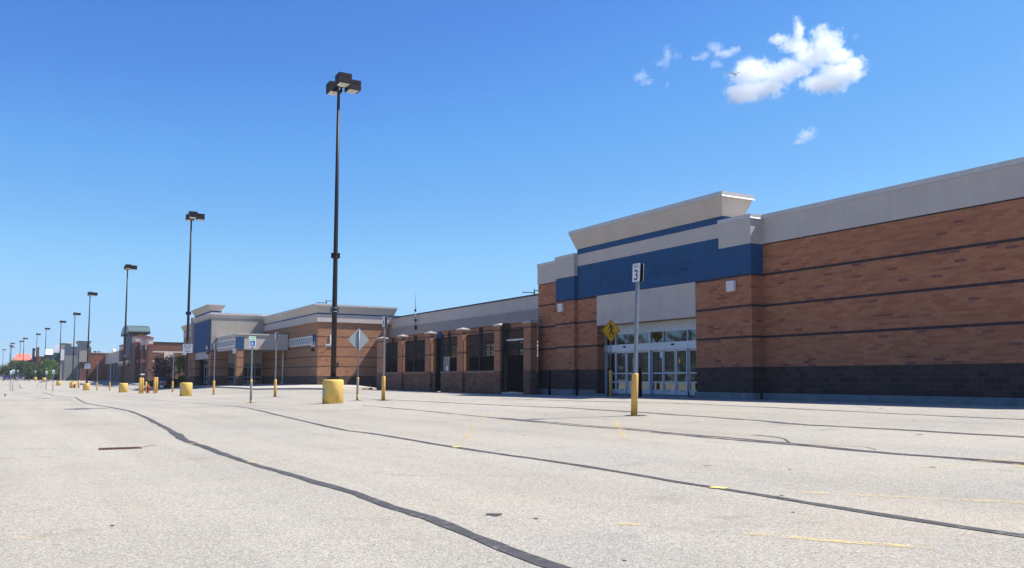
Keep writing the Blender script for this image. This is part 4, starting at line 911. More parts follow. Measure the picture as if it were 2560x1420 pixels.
def ex_pylon(t, x0, x1, Y, z):
    for a, b, top in ((80.5, 88, 870.5), (90, 97.5, 868)):
        m_ = MB(); xa, xb = xat(a, Y - 1, 890), xat(b, Y - 1, 890); m_.box(xa, xb, Y - 1.5, Y + .8, Ze, on_y(a, top, Y - 1).z); m_.build('pylon', M['brickD' if a > 85 else 'bronze'], t)
    m_ = MB(); m_.box(xat(86.5, Y - 2, 890), xat(88.5, Y - 2, 890), Y - 2.3, Y - 1.51, on_y(87, 892, Y - 2).z, on_y(87, 877, Y - 2).z); m_.build('sign', M['white'], t)
far_shop('twin_pylon_shop', 'rust brick shop with two square brick pylons beyond the trees', 330, 82, 114, 890.5, M['brickE'], ex_pylon)
def ex_orange(t, x0, x1, Y, z):
    m_ = MB(); m_.hexa([(x0 - .8, Y - 1, z(901.5)), (x1 + .5, Y - 1, z(901.5)), (x1 + .5, Y + 16, z(901.5)), (x0 - .8, Y + 16, z(901.5)), (x0 + .6, Y + 7, z(883)), (x1 - .4, Y + 7, z(883)), (x1 - .4, Y + 7.6, z(883)), (x0 + .6, Y + 7.6, z(883))]); m_.build('roof', M['orange'], t)
far_shop('orange_roof_shop', 'shop with a bright orange sloped roof over the farthest trees', 345, 37, 77, 902, M['white'], ex_orange)
far_shop('low_end_shop', 'low dark brick shop between the orange roof and the pylons', 340, 68, 84, 900, M['brickD'], lambda *a: None)

# ------------------------------------------------------------------ roof aerials and gull
def aerial(px, ptop, pbase, X, label, whip=False):
    p0, p1 = on_x(px, pbase, X), on_x(px, ptop, X)
    t = thing('roof_antenna', label, 'antenna', tuple(p0)); h = p1.z - p0.z; m_ = MB()
    if whip:
        m_.tube([(0, 0, 0), (0, 0, h * .45)], .045, 8); m_.tube([(0, 0, h * .45), (0, 0, h)], [.03, .012], 6); m_.build('mast', M['galv'], t, Vector())
        m_ = MB(); m_.box(-.04, .12, -.09, .09, -.3, .12); m_.box(-.06, .12, -.1, .1, .55, .75); m_.box(-.07, .07, -.1, .1, h * .43, h * .49); m_.build('bracket', M['bronze'], t, Vector())
    else:
        m_.tube([(0, 0, -.2), (0, 0, h)], .05, 8); m_.build('mast', M['bronze'], t, Vector())
        m_ = MB(); m_.tube([(0, 0, h * .75), (.9, -.3, h * .75)], .035, 6); m_.tube([(.85, -.3, h * .65), (.85, -.3, h * .9)], .05, 6); m_.tube([(0, 0, h * .35), (-.9, .3, h * .35)], .035, 6); m_.tube([(-.85, .3, h * .28), (-.85, .3, h * .45)], .05, 6); m_.build('arms', M['bronze'], t, Vector())
aerial(1038, 728, 817, BX - .33, 'tall thin whip antenna clamped to the long grey parapet', True)
aerial(1336, 722.5, 736.5, BX + .5, 'small two armed antenna on the parapet beside the near store')
aerial(815.5, 749.5, 761, CXF + 1.5, 'small two armed antenna on the canopy store cornice')
p = at_depth(1835, 185, 95)
gm = plain('gull_feathers', (.30, .30, .33), .7, .1, 4)
mb = MB()
mb.tube([(.34, -.1, -.16), (.26, -.08, -.13), (.12, -.04, -.05), (-.06, .02, .01), (-.2, .06, .03), (-.32, .09, .04)], [.012, .045, .075, .085, .05, .02], 8)
for s in (-1, 1):
    root, mid, tip = Vector((.02, 0, .02)), Vector((-.02 + s * .42, -s * .22, .10 + .04 * s)), Vector((-.1 + s * .80, -s * .42, .10))
    for a, b, wa, wb in ((root, mid, .17, .13), (mid, tip, .13, .02)):
        f = Vector((.5, .8, 0)).normalized(); P = [a - f * wa / 2, a + f * wa / 2, b + f * wb / 2, b - f * wb / 2]
        mb.hexa([q - Vector((0, 0, .008)) for q in P] + [q + Vector((0, 0, .012)) for q in P])
o = mb.build('gull', gm, off=Vector()); o.location = p; tag(o, 'small gull gliding beside the lower left edge of the big cloud', 'bird')
# ------------------------------------------------------------------ lamp poles
def make_pole():
    t = thing('lamp_pole', 'x', 'lamp pole', (0, 0, 0), 'lamp poles along the parking lot'); O = Vector()
    mb = MB(); mb._lathe((0, 0, -.3), [(.43, 0), (.43, 1.16), (.415, 1.215), (.37, 1.245), (0, 1.25)], 40, 0, True); b = mb.build('concrete_base', M['ybase'], t, O)
    mb = MB()
    for k in range(8):
        a = math.pi * 1.08 + (k - 3.5) * .055; mb.add([(.434 * math.cos(a + d), .434 * math.sin(a + d), z) for d, z in ((-.0275, .30), (.0275, .30), (.0275, .62), (-.0275, .62))], [(0, 1, 2, 3)])
    mb.build('placard', M['signback'], b, O)
    mb = MB(); mb.box(-.2, .2, -.2, .2, .951, 1.06); mb.build('base_cover', M['bronze2'], t, O, bevel=.02)
    mb = MB(); mb.tube([(0, 0, 1.06), (0, 0, 3.7), (0, 0, 8), (0, 0, 12.98)], [.118, .105, .083, .055], 20); mb.build('pole', M['bronze'], t, O)
    mb = MB(); mb.box(-.055, .055, -.125, -.1, 1.25, 1.42); mb.build('hand_hole_cover', M['bronze2'], t, O)
    for z in (3.72, 5.9):
        r = .115 if z < 4 else .103; mb = MB()
        for dz_ in (-.075, .075): mb._lathe((0, 0, z + dz_ - .018), [(r, 0), (r + .008, .002), (r + .008, .034), (r, .036)], 20, 0, True)
        for a in (-.35, 2.8): mb.obox((math.cos(a) * (r + .035), math.sin(a) * (r + .035), z - .11), .09, .05, .22, a)
        mb.build('clamp', M['galv' if z < 4 else 'bronze2'], t, O)
    for dx, dy in ((0, -1), (0, 1), (1, 0)):
        c = Vector((dx * .62, dy * .62, 12.74)); mb = MB()
        mb.box(min(0, dx * .36) - (.035 if dx == 0 else 0), max(0, dx * .36) + (.035 if dx == 0 else 0), min(0, dy * .36) - (.035 if dy == 0 else 0), max(0, dy * .36) + (.035 if dy == 0 else 0), 12.82, 12.93)
        mb.build('arm', M['bronze2'], t, O)
        mb = MB(); w = .275
        mb.box(c.x - w, c.x + w, c.y - w, c.y + w, c.z, c.z + .27); mb.box(c.x - w - .006, c.x + w + .006, c.y - w - .006, c.y + w + .006, c.z + .272, c.z + .30); mb.box(c.x - w, c.x + w, c.y - w, c.y + w, c.z + .302, c.z + .40)
        h = mb.build('lamp_head', M['bronze2'], t, O)
        mb = MB(); q = .215; mb.add([(c.x - q, c.y - q, c.z - .004), (c.x + q, c.y - q, c.z - .004), (c.x + q, c.y + q, c.z - .004), (c.x - q, c.y + q, c.z - .004), (c.x - .1, c.y - .1, c.z - .075), (c.x + .1, c.y - .1, c.z - .075), (c.x + .1, c.y + .1, c.z - .075), (c.x - .1, c.y + .1, c.z - .075)], [(0, 1, 5, 4), (1, 2, 6, 5), (2, 3, 7, 6), (3, 0, 4, 7), (4, 5, 6, 7), (3, 2, 1, 0)])
        mb.build('lens', M['lens'], h, O)
    return t
POLES = [(833, 1005, 36.0), (466, 987, 63.5), (309, 979, 90.7), (217, 974.5, 117.3), (181, 969.5, 152.6), (147, 964.6, 175), (110, 954, 213), (88, 952, 238), (55.5, 0, 281), (47, 0, 302), (24.5, 0, 330), (22, 0, 352), (25, 0, 372), (5, 0, 395)]
PL = ['tall dark lamp pole on a round yellow base, nearest and largest of the row', 'dark lamp pole with a security camera notice on its shaft', 'dark lamp pole whose shaft crosses the green vaulted tower', 'dark lamp pole with a white notice, in front of the rust brick wall', 'dark lamp pole rising behind the farther red hydrant and its two yellow bollards',
      'dark lamp pole in front of the stepped grey shop', 'slim lamp pole on a yellow base by the rightmost green tree', 'slim lamp pole in front of the brick pylons', 'slim lamp pole crossing the right half of the orange roof', 'slimmer lamp pole crossing the left half of the orange roof', 'tallest of three far lamp poles bunched left of the orange roof', 'middle one of three far lamp poles bunched left of the orange roof', 'lowest of three far lamp poles bunched left of the orange roof', 'leftmost far lamp pole standing alone against the sky']
pole0 = make_pole(); pole_at = []
for k, (px, py, d) in enumerate(POLES):
    o = pole0 if k == 0 else copy_tree(pole0)
    q = stand(px, d); o.location = q; o['label'] = PL[k]; pole_at.append(q)
    if k == 2: o.rotation_euler = (0, 0, 0)
    tp = (187, 530, 661.5, 730, 781.5, 801.5, 819.5, 833.5, 844.5, 851.5, 857, 863, 866.5, 873)[k]; ph = Vector((q.x, q.y - .62, 0)); zz = (XC.x * ph.x, 0)
    lo, hi = 0.0, 40.0
    for _ in range(40):
        md = (lo + hi) / 2; rel = Vector((q.x, q.y - .62, q.z + md)) - CAM; inv = Matrix((XC, YC, UPC)).transposed() @ rel
        if CY - FPX * inv.y / -inv.z > tp: lo = md
        else: hi = md
    hz_ = md / 13.14
    if k >= 8: o.scale = (1.25, 1.25, hz_)
    else: o.scale = (1, 1, hz_)
def notice(k, x0, x1, y0, y1, lines, label, pict=None, plate=False):
    q = pole_at[k]; d = POLES[k][2]; r = Vector((XC.x, YC.x, 0)).normalized()         # faces the lane
    a, b = at_depth(x0, y1, d - .2), at_depth(x1, y0, d - .2); c = (a + b) / 2; u = Vector((.8707, -.4918, 0)); n = Vector((-.4918, -.8707, 0))
    w, h = (b - a).dot(u), b.z - a.z
    t = thing('pole_notice', label, 'notice', tuple(c))
    m_ = MB(); P = [u * s * w / 2 + Vector((0, 0, v * h / 2)) for s, v in ((-1, -1), (1, -1), (1, 1), (-1, 1))]
    m_.hexa([p_ for p_ in P] + [p_ + n * .02 for p_ in P]); pn = m_.build('panel', M['signwhite'], t, Vector())
    m_ = MB(); z = h * .36
    for s, wid, hh in lines: put_text(m_, s, n * .023 + Vector((0, 0, z)), u, (0, 0, 1), w * wid, h * hh, bold=.02); z -= h * (hh + .06)
    m_.build('lettering', M['black'], pn, Vector())
    if pict:
        m_ = MB(); z = -h * .28
        def pl(pts): m_.add([n * .023 + u * (a_ * w) + Vector((0, 0, z + b_ * h)) for a_, b_ in pts], [list(range(len(pts)))])
        pl([(-.22, .08), (-.02, .02), (-.06, -.09), (-.24, -.02)]); pl([(-.05, -.08), (.16, -.0), (.24, .02), (.24, -.05), (.1, -.1)]); pl([(.02, -.14), (.09, -.14), (.12, -.05), (.05, -.05)])
        m_.build('camera_symbol', M['black'], pn, Vector())
    return t
notice(1, 457.2, 480.8, 860, 882.4, [('Security', .74, .13), ('Cameras', .80, .13), ('In Use', .52, .13)], 'white security camera notice strapped to the second lamp pole', True)
m_ = MB(); a, b = at_depth(457.5, 887, 63.4), at_depth(465.5, 883, 63.4); u = Vector((.8707, -.4918, 0)); n = Vector((-.4918, -.8707, 0)); w = (b - a).dot(u)
m_.hexa([a, a + u * w, a + u * w + n * .02, a + n * .02, a + Vector((0, 0, b.z - a.z)), a + u * w + Vector((0, 0, b.z - a.z)), a + u * w + n * .02 + Vector((0, 0, b.z - a.z)), a + n * .02 + Vector((0, 0, b.z - a.z))])
tag(m_.build('sign_plate', M['signwhite']), 'little grey white plate just under the security camera notice', 'sign plate')
notice(3, 211.5, 225.5, 909.2, 921.8, [('Security', .74, .13), ('Cameras', .80, .13), ('In Use', .52, .13)], 'white notice strapped to the lamp pole in front of the rust brick wall', True)

# ------------------------------------------------------------------ signs on bollards
def dome_bollard(mb, r, h, z0=-.2):
    mb._lathe((0, 0, 0), [(r, z0), (r, h - r * .55), (r * .93, h - r * .28), (r * .72, h - r * .1), (r * .38, h - .01), (0, h)], 24, 0, True)
def rrect(w, h, r, n=4):
    P = []
    for cx_, cy_, a0 in ((w / 2 - r, h / 2 - r, 0), (-w / 2 + r, h / 2 - r, 90), (-w / 2 + r, -h / 2 + r, 180), (w / 2 - r, -h / 2 + r, 270)):
        for k in range(n + 1): a = R(a0 + 90 * k / n); P.append((cx_ + r * math.cos(a), cy_ + r * math.sin(a)))
    return P
def row_sign(px, d, num, label, lean=0.0, h=3.84, group='numbered row signs', py=None, rb=.083, detail=True):
    q = ground(px, py) if py else stand(px, d)
    t = thing('row_sign', label, 'row sign', tuple(q), group); O = Vector()
    mb = MB(); dome_bollard(mb, rb, 1.07); mb.build('bollard', M['yellow'], t, O)
    mb = MB(); mb.box(-.035, -.027, -.042, .042, 1.0, h - .1); mb.box(-.027, .03, -.045, -.037, 1.0, h - .1); mb.box(-.027, .03, .037, .045, 1.0, h - .1); mb.build('post', M['galv'], t, O)
    for s in (-1, 1):
        x = s * .055; u, n = Vector((0, s, 0)), Vector((s, 0, 0)); c = Vector((x, 0, h - .235)); m_ = MB()
        m_.prism(rrect(.305, .47, .035), c, u, (0, 0, 1), .006, 0, 1); o = m_.build('sign_panel', [M['signwhite'], M['bronze']], t, O)
        if detail:
            m_ = MB(); e = c + n * .0085
            put_text(m_, 'ROW', e + Vector((0, 0, .155)), u, (0, 0, 1), .19, .075, bold=.005); put_text(m_, num, e + Vector((0, 0, -.055)), u, (0, 0, 1), .15, .27, bold=.012); m_.build('lettering', M['black'], o, O)
            m_ = MB(); A_, B_ = rrect(.28, .445, .028), rrect(.27, .435, .024); k = len(A_)
            m_.add([e + u * a + Vector((0, 0, b)) for a, b in A_ + B_], [(i, (i + 1) % k, k + (i + 1) % k, k + i) for i in range(k)]); m_.build('border', M['black'], o, O)
    t.rotation_euler = (lean * .49, lean * .87, 0); return t
row_sign(1585, 0, '3', 'white ROW 3 sign on a leaning post in a yellow bollard before the entrance', .034, py=1039)
row_sign(958, 0, '4', 'white ROW 4 sign on a yellow bollard in front of the garden fence', .004, 3.72, py=1001)
row_sign(687.5, 0, '5', 'narrow looking white row sign on a yellow bollard before the grey canopy', 0, 3.95, py=992)
row_sign(535, 65.4, '6', 'row sign on a yellow bollard before the white lattice of the canopy', 0, 3.9)
row_sign(432, 86, '7', 'row sign on a yellow bollard right of the parked dark car', 0, 3.9, detail=False)
row_sign(275, 112, '8', 'row sign on a yellow bollard in front of the grey fascia shop', 0, 3.9, detail=False)
row_sign(243, 118, '9', 'row sign on a yellow bollard in front of the shadowed rust brick wall', 0, 3.9, detail=False)
row_sign(366, 95, '10', 'row sign on a short yellow bollard just behind the nearer red hydrant', 0, 1.2, detail=False) if False else None
row_sign(193.6, 148, '8', 'white row sign standing beside the farther red hydrant', 0, 3.2, rb=.05)
def wheelchair(mb, c, u, s):
    u, w, c = Vector(u), Vector((0, 0, 1)), Vector(c)
    def P(pts): mb.add([c + u * (a * s) + w * (b * s) for a, b in pts], [list(range(len(pts)))])
    P([(-.08 + .09 * math.cos(t), .40 + .09 * math.sin(t)) for t in [k * math.pi / 6 for k in range(12)]])
    P([(-.13, .28), (-.03, .28), (-.01, .0), (-.11, .0)]); P([(-.06, .18), (.14, .16), (.14, .1), (-.05, .11)]); P([(-.1, .02), (.17, .02), (.17, -.06), (-.1, -.06)])
    P([(.10, -.02), (.18, .0), (.29, -.28), (.22, -.31)]); P([(.22, -.31), (.25, -.24), (.36, -.22), (.36, -.28)])
    k = 20; A_ = [(-.03 + .26 * math.cos(t), -.16 + .26 * math.sin(t)) for t in [R(110 + 250 * i / k) for i in range(k + 1)]]; B_ = [(-.03 + .19 * math.cos(t), -.16 + .19 * math.sin(t)) for t in [R(110 + 250 * i / k) for i in range(k + 1)]]
    for i in range(k): P([A_[i], A_[i + 1], B_[i + 1], B_[i]])
def access_sign(px, d, label, hs, yaw, near=False, py=None, ph=.5, pw=.31, hb=1.07):
    q = ground(px, py) if py else stand(px, d); t = thing('parking_sign', label, 'parking sign', tuple(q), 'accessible parking signs'); O = Vector()
    mb = MB(); dome_bollard(mb, .052, hb); mb.build('bollard', M['peel'], t, O)
    if near:
        mb = MB(); mb._lathe((0, 0, 0), [(.0525, .93), (.0545, .95), (.0545, 1.02), (.045, 1.07), (.02, 1.085), (0, 1.088)], 20, 0, True); mb.build('bollard_cap', M['yellow'], t, O)
        mb = MB(); mb._lathe((0, 0, 0), [(.0525, -.1), (.054, -.1), (.054, .12), (.0525, .13)], 20, 0, True); mb.build('painted_foot', M['yellow'], t, O)
    ca, sa = math.cos(yaw), math.sin(yaw); u, n = Vector((ca, sa, 0)), Vector((sa, -ca, 0))
    mb = MB()
    for s in (-1, 1): p_ = u * (.028 * s); mb.box(p_.x - .011, p_.x + .011, p_.y - .011, p_.y + .011, hb - .05, hs - .1)
    mb.box(-.02, .02, -.004, .004, hb - .05, hs - .1); mb.build('post', M['galv'], t, O)
    for s, tl in ((1, 1), (-1, -1)):
        c = n * (.03 * s) + Vector((0, 0, hs - ph / 2)); us = u * s; m_ = MB(); m_.prism(rrect(pw, ph, .03), c, us, (0, 0, 1), .006); o = m_.build('sign_panel', M['palegreen'], t, O)
        e = c + n * s * .0085
        m_ = MB(); W = Vector((0, 0, 1))
        m_.add([e + us * a + W * b for a, b in ((-.115, -.215), (.115, -.215), (.115, .045), (-.115, .045))], [(0, 1, 2, 3)]); sy = m_.build('symbol_panel', M['signblue'], o, O)
        m_ = MB(); wheelchair(m_, e + n * s * .002 + W * -.085 + us * -.008, us, .22); m_.build('wheelchair_symbol', M['signwhite'], sy, O)
        if near:
            m_ = MB(); put_text(m_, 'RESERVED', e + W * .195, us, W, .23, .05, bold=.01); put_text(m_, 'PARKING', e + W * .105, us, W, .21, .05, bold=.01); m_.build('lettering', M['signgreen'], o, O)
    return t
access_sign(627, 0, 'pale green reserved parking sign with a blue wheelchair symbol on a peeling post', 3.05, R(14), True, py=1007)
access_sign(133, 112, 'green white parking sign right of its twin, left of the round yellow pole bases', 2.72, R(8))
access_sign(116, 127, 'green white parking sign before the rightmost green tree', 2.72, R(8))
access_sign(32.7, 110, 'green white parking sign on a rusty post between the blue car and the truck', 2.72, R(8))
access_sign(26.5, 123, 'thin parking sign just left of the one beside the truck', 2.7, R(40))
access_sign(44, 206, 'small far parking sign rising above the truck hood', 2.8, R(8))
access_sign(88, 206, 'small far parking sign below the pylons, on a yellow lamp base', 2.7, R(8))
# crossing sign (front) and its twin seen from behind
def diamond(name, label, q, hc, half, post0, front, boll):
    t = thing(name, label, 'warning sign', tuple(q)); O = Vector(); s = 1 if front else -1
    mb = MB(); dome_bollard(mb, boll[0], boll[1]); mb.build('bollard', M[boll[2]], t, O)
    if boll[2] == 'peel':
        mb = MB(); mb._lathe((0, 0, 0), [(boll[0] + .001, boll[1] - .10), (boll[0] + .003, boll[1] - .08), (boll[0] + .003, boll[1] - .03), (.02, boll[1] + .012), (0, boll[1] + .014)], 20, 0, True); mb.build('bollard_cap', M['yellow'], t, O)
        mb = MB(); mb._lathe((0, 0, 0), [(boll[0] + .001, -.1), (boll[0] + .003, -.1), (boll[0] + .003, .22), (boll[0] + .001, .26)], 20, 0, True); mb.build('painted_foot', M['yellow'], t, O)
    mb = MB(); mb.tube([(0, 0, boll[1] - .05), (0, 0, hc + (half * .85 if not front else 0))], .028, 10); mb.build('post', M['galv'], t, O)
    c = Vector((0, -.035 * s, hc)); u, n = Vector((s, 0, 0)), Vector((0, -s, 0)); W = Vector((0, 0, 1)); r = .05
    def dia(h): return [(a * .7071 - b * .7071, a * .7071 + b * .7071) for a, b in rrect(h * 1.4142, h * 1.4142, r)]
    if not front: c = Vector((0, .035, hc))
    m_ = MB(); m_.prism(dia(half), c, u, W, .005 if front else .005)
    if front: pn = m_.build('sign_panel', M['signyellow'], t, O)
    else:
        pn = m_.build('sign_panel', M['signback'], t, O)
    if front:
        e = c + n * .0075; m_ = MB(); A_, B_ = dia(half * .965), dia(half * .925); k = len(A_)
        m_.add([e + u * a + W * b for a, b in A_ + B_], [(i, (i + 1) % k, k + (i + 1) % k, k + i) for i in range(k)]); m_.build('border', M['black'], pn, O)
        m_ = MB(); f = half
        def P(pts): m_.add([e + u * (a * f) + W * (b * f) for a, b in pts], [list(range(len(pts)))])
        P([(-.10 + .075 * math.cos(t_), .60 + .08 * math.sin(t_)) for t_ in [i * math.pi / 7 for i in range(14)]])
        P([(-.13, .50), (-.02, .52), (.08, .47), (.10, .15), (-.04, .12), (-.06, .30)])
        P([(-.12, .48), (-.05, .40), (-.14, .26), (-.30, .14), (-.33, .19), (-.19, .30)])
        P([(.05, .49), (.15, .42), (.25, .30), (.26, .13), (.20, .13), (.19, .27), (.08, .36)])
        P([(-.04, .16), (.06, .16), (.02, -.02), (-.10, -.38), (-.19, -.38), (-.10, -.05)])
        P([(.00, .16), (.10, .16), (.14, -.02), (.30, -.36), (.22, -.40), (.05, -.06)])
        P([(-.68, -.18), (.66, -.18), (.66, -.205), (-.68, -.205)]); P([(-.36, -.50), (.36, -.50), (.36, -.53), (-.36, -.53)])
        m_.build('walker_symbol', M['black'], pn, O)
    return t
q = at_depth(1527, 986, 40.4); q = gp(q.x, q.y)
diamond('crossing_sign', 'yellow diamond pedestrian crossing sign in front of the store doors', q, 3.05, .54, 0, True, (.083, 1.22, 'yellow'))
q = ground(893, 1001)
dsn = diamond('crossing_sign', 'bare grey back of a diamond sign on a peeling yellow post', q, 2.76, .525, 0, False, (.052, 1.05, 'peel'))
dsn.rotation_euler = (.006, .012, R(4))
# brown pipe bollards by the wall
for k, (px, lb) in enumerate(((1374, 'leftmost dark brown pipe bollard by the store wall'), (1442.5, 'dark brown pipe bollard under the left wall light pier'), (1522, 'dark brown pipe bollard beside the yellow crossing sign post'), (1600.5, 'dark brown pipe bollard between the two pairs of sliding doors'))):
    X = 24.02 if k < 3 else 23.7; y = yat(px, X, 950); t_ = (.073, 1.31); mb = MB(); mb._lathe((X, y, gz(X, y)), [(t_[0], -.2), (t_[0], t_[1] - .03), (t_[0] * .9, t_[1] - .005), (0, t_[1])], 20, 0, True)
    tag(mb.build('pipe_bollard', M['brownpipe'], off=Vector((X, y, gz(X, y)))), lb, 'bollard', 'brown bollards along the store wall').location = (X, y, gz(X, y))
# yellow guard bollards and hydrants
def guard(px, d, h, r, label, grp):
    q = stand(px, d); mb = MB(); dome_bollard(mb, r, h); o = mb.build('guard_bollard', M['yellow'], off=Vector()); o.location = q; return tag(o, label, 'bollard', grp)
g1 = 'guard bollards round the nearer hydrant'; g2 = 'guard bollards round the farther hydrant'
guard(351.2, 80.5, 1.46, .115, 'tall yellow guard bollard, leftmost of the four by the nearer hydrant', g1)
guard(356.8, 82, 1.46, .11, 'tall yellow guard bollard just left of the nearer hydrant, touching its neighbour', g1)
guard(365.6, 92, 1.07, .10, 'short yellow bollard behind the nearer red hydrant', g1)
guard(387.3, 81, 1.46, .11, 'tall yellow guard bollard between the nearer hydrant and its right neighbour', g1)
guard(392.2, 82.5, 1.5, .11, 'tall yellow guard bollard, rightmost by the nearer hydrant and the dark car', g1)
guard(179.6, 146, 1.35, .11, 'yellow guard bollard left of the farther hydrant', g2)
guard(197.6, 146, 1.35, .11, 'yellow guard bollard right of the farther hydrant and the white row sign', g2)
def hydrant(px, d, label):
    q = stand(px, d); t = thing('fire_hydrant', label, 'hydrant', tuple(q), 'red fire hydrants'); O = Vector()
    mb = MB(); mb._lathe((0, 0, 0), [(.19, -.1), (.19, .06), (.13, .09), (.115, .12), (.115, .5), (.15, .51), (.15, .56), (.13, .58), (.12, .68), (.08, .76), (.04, .79), (.035, .84), (0, .845)], 18, 0, True); mb.build('barrel', M['red'], t, O)
    for u in (Vector((1, 0, 0)), Vector((-1, 0, 0)), Vector((0, -1, 0))):
        mb = MB(); z = Vector((0, 0, .42)); w = .065 if u.y == 0 else .085; mb.tube([z + u * .1, z + u * .2], w, 12); mb.tube([z + u * .19, z + u * .23], w * 1.2, 8); mb.build('nozzle', M['red'], t, O)
hydrant(371.5, 81.5, 'red fire hydrant between tall yellow bollards, nearer of the two'); hydrant(187, 146, 'faded red fire hydrant by a lamp pole base, farther of the two')
q = ground(13, 991); mb = MB(); mb._lathe((0, 0, 0), [(.045, -.1), (.045, .12), (.07, .13), (.07, .19), (.04, .21), (0, .215)], 12, 0, True); o = mb.build('post_stub', M['galv'], off=Vector()); o.location = q; tag(o, 'short dark metal stub poking out of the lot at the far left', 'post stub')

# ------------------------------------------------------------------ planted islands, trees
def island(name, pix, mat, h=.14, rows=()):
    P = [ground(*p) for p in pix]; c = sum(P, Vector()) / len(P); mb = MB(); top = [p + Vector((0, 0, h)) for p in P]; n = len(P)
    mb.add([p - Vector((0, 0, .1)) for p in P] + top, [(i, (i + 1) % n, n + (i + 1) % n, n + i) for i in range(n)]); k = [c.lerp(p, .93) + Vector((0, 0, .02)) for p in top]; k = [Vector((a.x, a.y, b.z + .005)) for a, b in zip(k, top)]
    mb.add(top + k, [(i, (i + 1) % n, n + (i + 1) % n, n + i) for i in range(n)]); mb.add(k, [list(range(n))], 1)
    tag(mb.build(name, [M['concrete'], mat]), kind='structure')
island('planting_island', [(98, 956.6), (104, 957.8), (116, 957.6), (124, 956), (120, 953.8), (104, 953.6)], M['mulch'], .16)
island('planting_island', [(69, 951.4), (75, 952.4), (85, 952), (86, 949.8), (74, 949.4)], M['mulch'], .16)
island('planting_island', [(322, 955.0), (330, 960.4), (337, 963.0), (352, 963.6), (372, 963.4), (398, 962.4), (405, 958.0), (380, 955.2)], M['walk'], .16)
def foliage(mb, c, rx, ry, rz, n, size, clumps, seed, hollow=.35):
    rd = random.Random(seed); cl = []
    for i in range(clumps):
        while True:
            v = Vector((rd.uniform(-1, 1), rd.uniform(-1, 1), rd.uniform(-1, 1)))
            if hollow < v.length < 1: break
        if v.z < -.3: v.x *= .75; v.y *= .75
        cl.append((Vector((v.x * rx, v.y * ry, v.z * rz)), rd.uniform(.22, .42)))
    for i in range(n):
        cc, cr = rd.choice(cl); v = Vector((rd.gauss(0, 1), rd.gauss(0, 1), rd.gauss(0, .8))) * cr * .55
        p = Vector(c) + cc + Vector((v.x * rx, v.y * ry, v.z * rz))
        a = Vector((rd.gauss(0, 1), rd.gauss(0, 1), rd.gauss(0, 1))).normalized(); b = a.orthogonal().normalized(); b = (b * math.cos(i) + a.cross(b) * math.sin(i)); e = a.cross(b); s = size * rd.uniform(.55, 1.3)
        mb.add([p - b * s, p - e * s * .55, p + b * s, p + e * s * .55], [(0, 1, 2, 3)])
def tree(name, label, q, h, w, trunk_h, mat, n, size, seed, group=None, clumps=30, cat='tree', low=0.0):
    t = thing(name, label, cat, tuple(q), group); O = Vector(); rd = random.Random(seed); mb = MB()
    top = Vector((rd.uniform(-.1, .1) * w, rd.uniform(-.1, .1) * w, h * .72)); mid = Vector((rd.uniform(-.05, .05) * w, 0, trunk_h))
    mb.tube([(0, 0, -.3), (0, 0, .1), tuple(mid), tuple(top)], [h * .028, h * .02, h * .016, h * .005], 9)
    for k in range(7):
        s = mid.lerp(top, k / 8); a = rd.uniform(0, 6.28); e = s + Vector((math.cos(a) * w * .36, math.sin(a) * w * .36, h * rd.uniform(.1, .24))); mb.tube([s, s.lerp(e, .5) + Vector((0, 0, h * .03)), e], [h * .009, h * .006, h * .003], 6)
    mb.build('trunk', M['bark'], t, O)
    mb = MB(); zc_ = (trunk_h * (1 - low) + h) / 2; foliage(mb, (0, 0, zc_), w / 2, w / 2, (h - trunk_h * (1 - low)) / 2, n, size, clumps, seed); mb.build('crown', M[mat], t, O)
    return t
tree('plum_tree', 'round dark plum leaved tree before the striped brick wall', stand(409, 128), 4.7, 3.1, 1.0, 'plum', 5200, .15, 3, clumps=60, low=.5)
tree('young_tree', 'slender bright green tree between the plum tree and the canopy store', stand(446.5, 118), 4.3, 1.55, 1.5, 'leaf3', 1500, .11, 5, clumps=26, low=.3)
gt = 'green trees at the far end of the lot'
tree('green_tree', 'tall green tree at the right end of the far tree group', stand(122, 232), 5.6, 3.9, 1.0, 'leaf3', 3000, .20, 11, gt, 44, low=.6)
tree('green_tree', 'dark green tree right beside the slim lamp pole before the pylons', stand(106, 240), 4.3, 3.0, .8, 'leaf2', 2000, .20, 12, gt, 36, low=.6)
tree('green_tree', 'broad green tree under the two brick pylons', stand(86, 262), 5.0, 4.6, .9, 'leaf', 2800, .22, 13, gt, 44, low=.6)
tree('green_tree', 'dark round tree under the right half of the orange roof', stand(58, 275), 6.0, 4.4, 1.0, 'leaf2', 3000, .22, 14, gt, 44, low=.6)
tree('green_tree', 'green tree under the left edge of the orange roof', stand(34, 285), 6.2, 4.2, 1.0, 'leaf', 2800, .22, 15, gt, 44, low=.6)
tree('green_tree', 'dark tree behind the blue car, leftmost of the green group', stand(17, 290), 5.2, 3.8, .9, 'leaf2', 2400, .22, 16, gt, 40, low=.6)
tree('russet_tree', 'hazy russet tree at the left edge beyond the white car', stand(-2, 330), 5.6, 5.2, .8, 'rustleaf', 2400, .25, 17, clumps=40, low=.6)
tree('russet_tree', 'thin pale russet tree behind the dark tree at the far left', stand(12, 350), 6.2, 4.2, 1.2, 'rustleaf', 900, .22, 18, clumps=30, low=.3)
tree('shrub', 'low green shrub at the foot of the striped brick wall', stand(371, 122), .95, 1.9, .1, 'leaf3', 900, .09, 21, 'shrubs by the striped brick wall', 24, 'shrub')
tree('shrub', 'second low shrub left of the parked dark car', stand(384, 124), 1.1, 1.8, .1, 'leaf', 900, .09, 22, 'shrubs by the striped brick wall', 24, 'shrub')
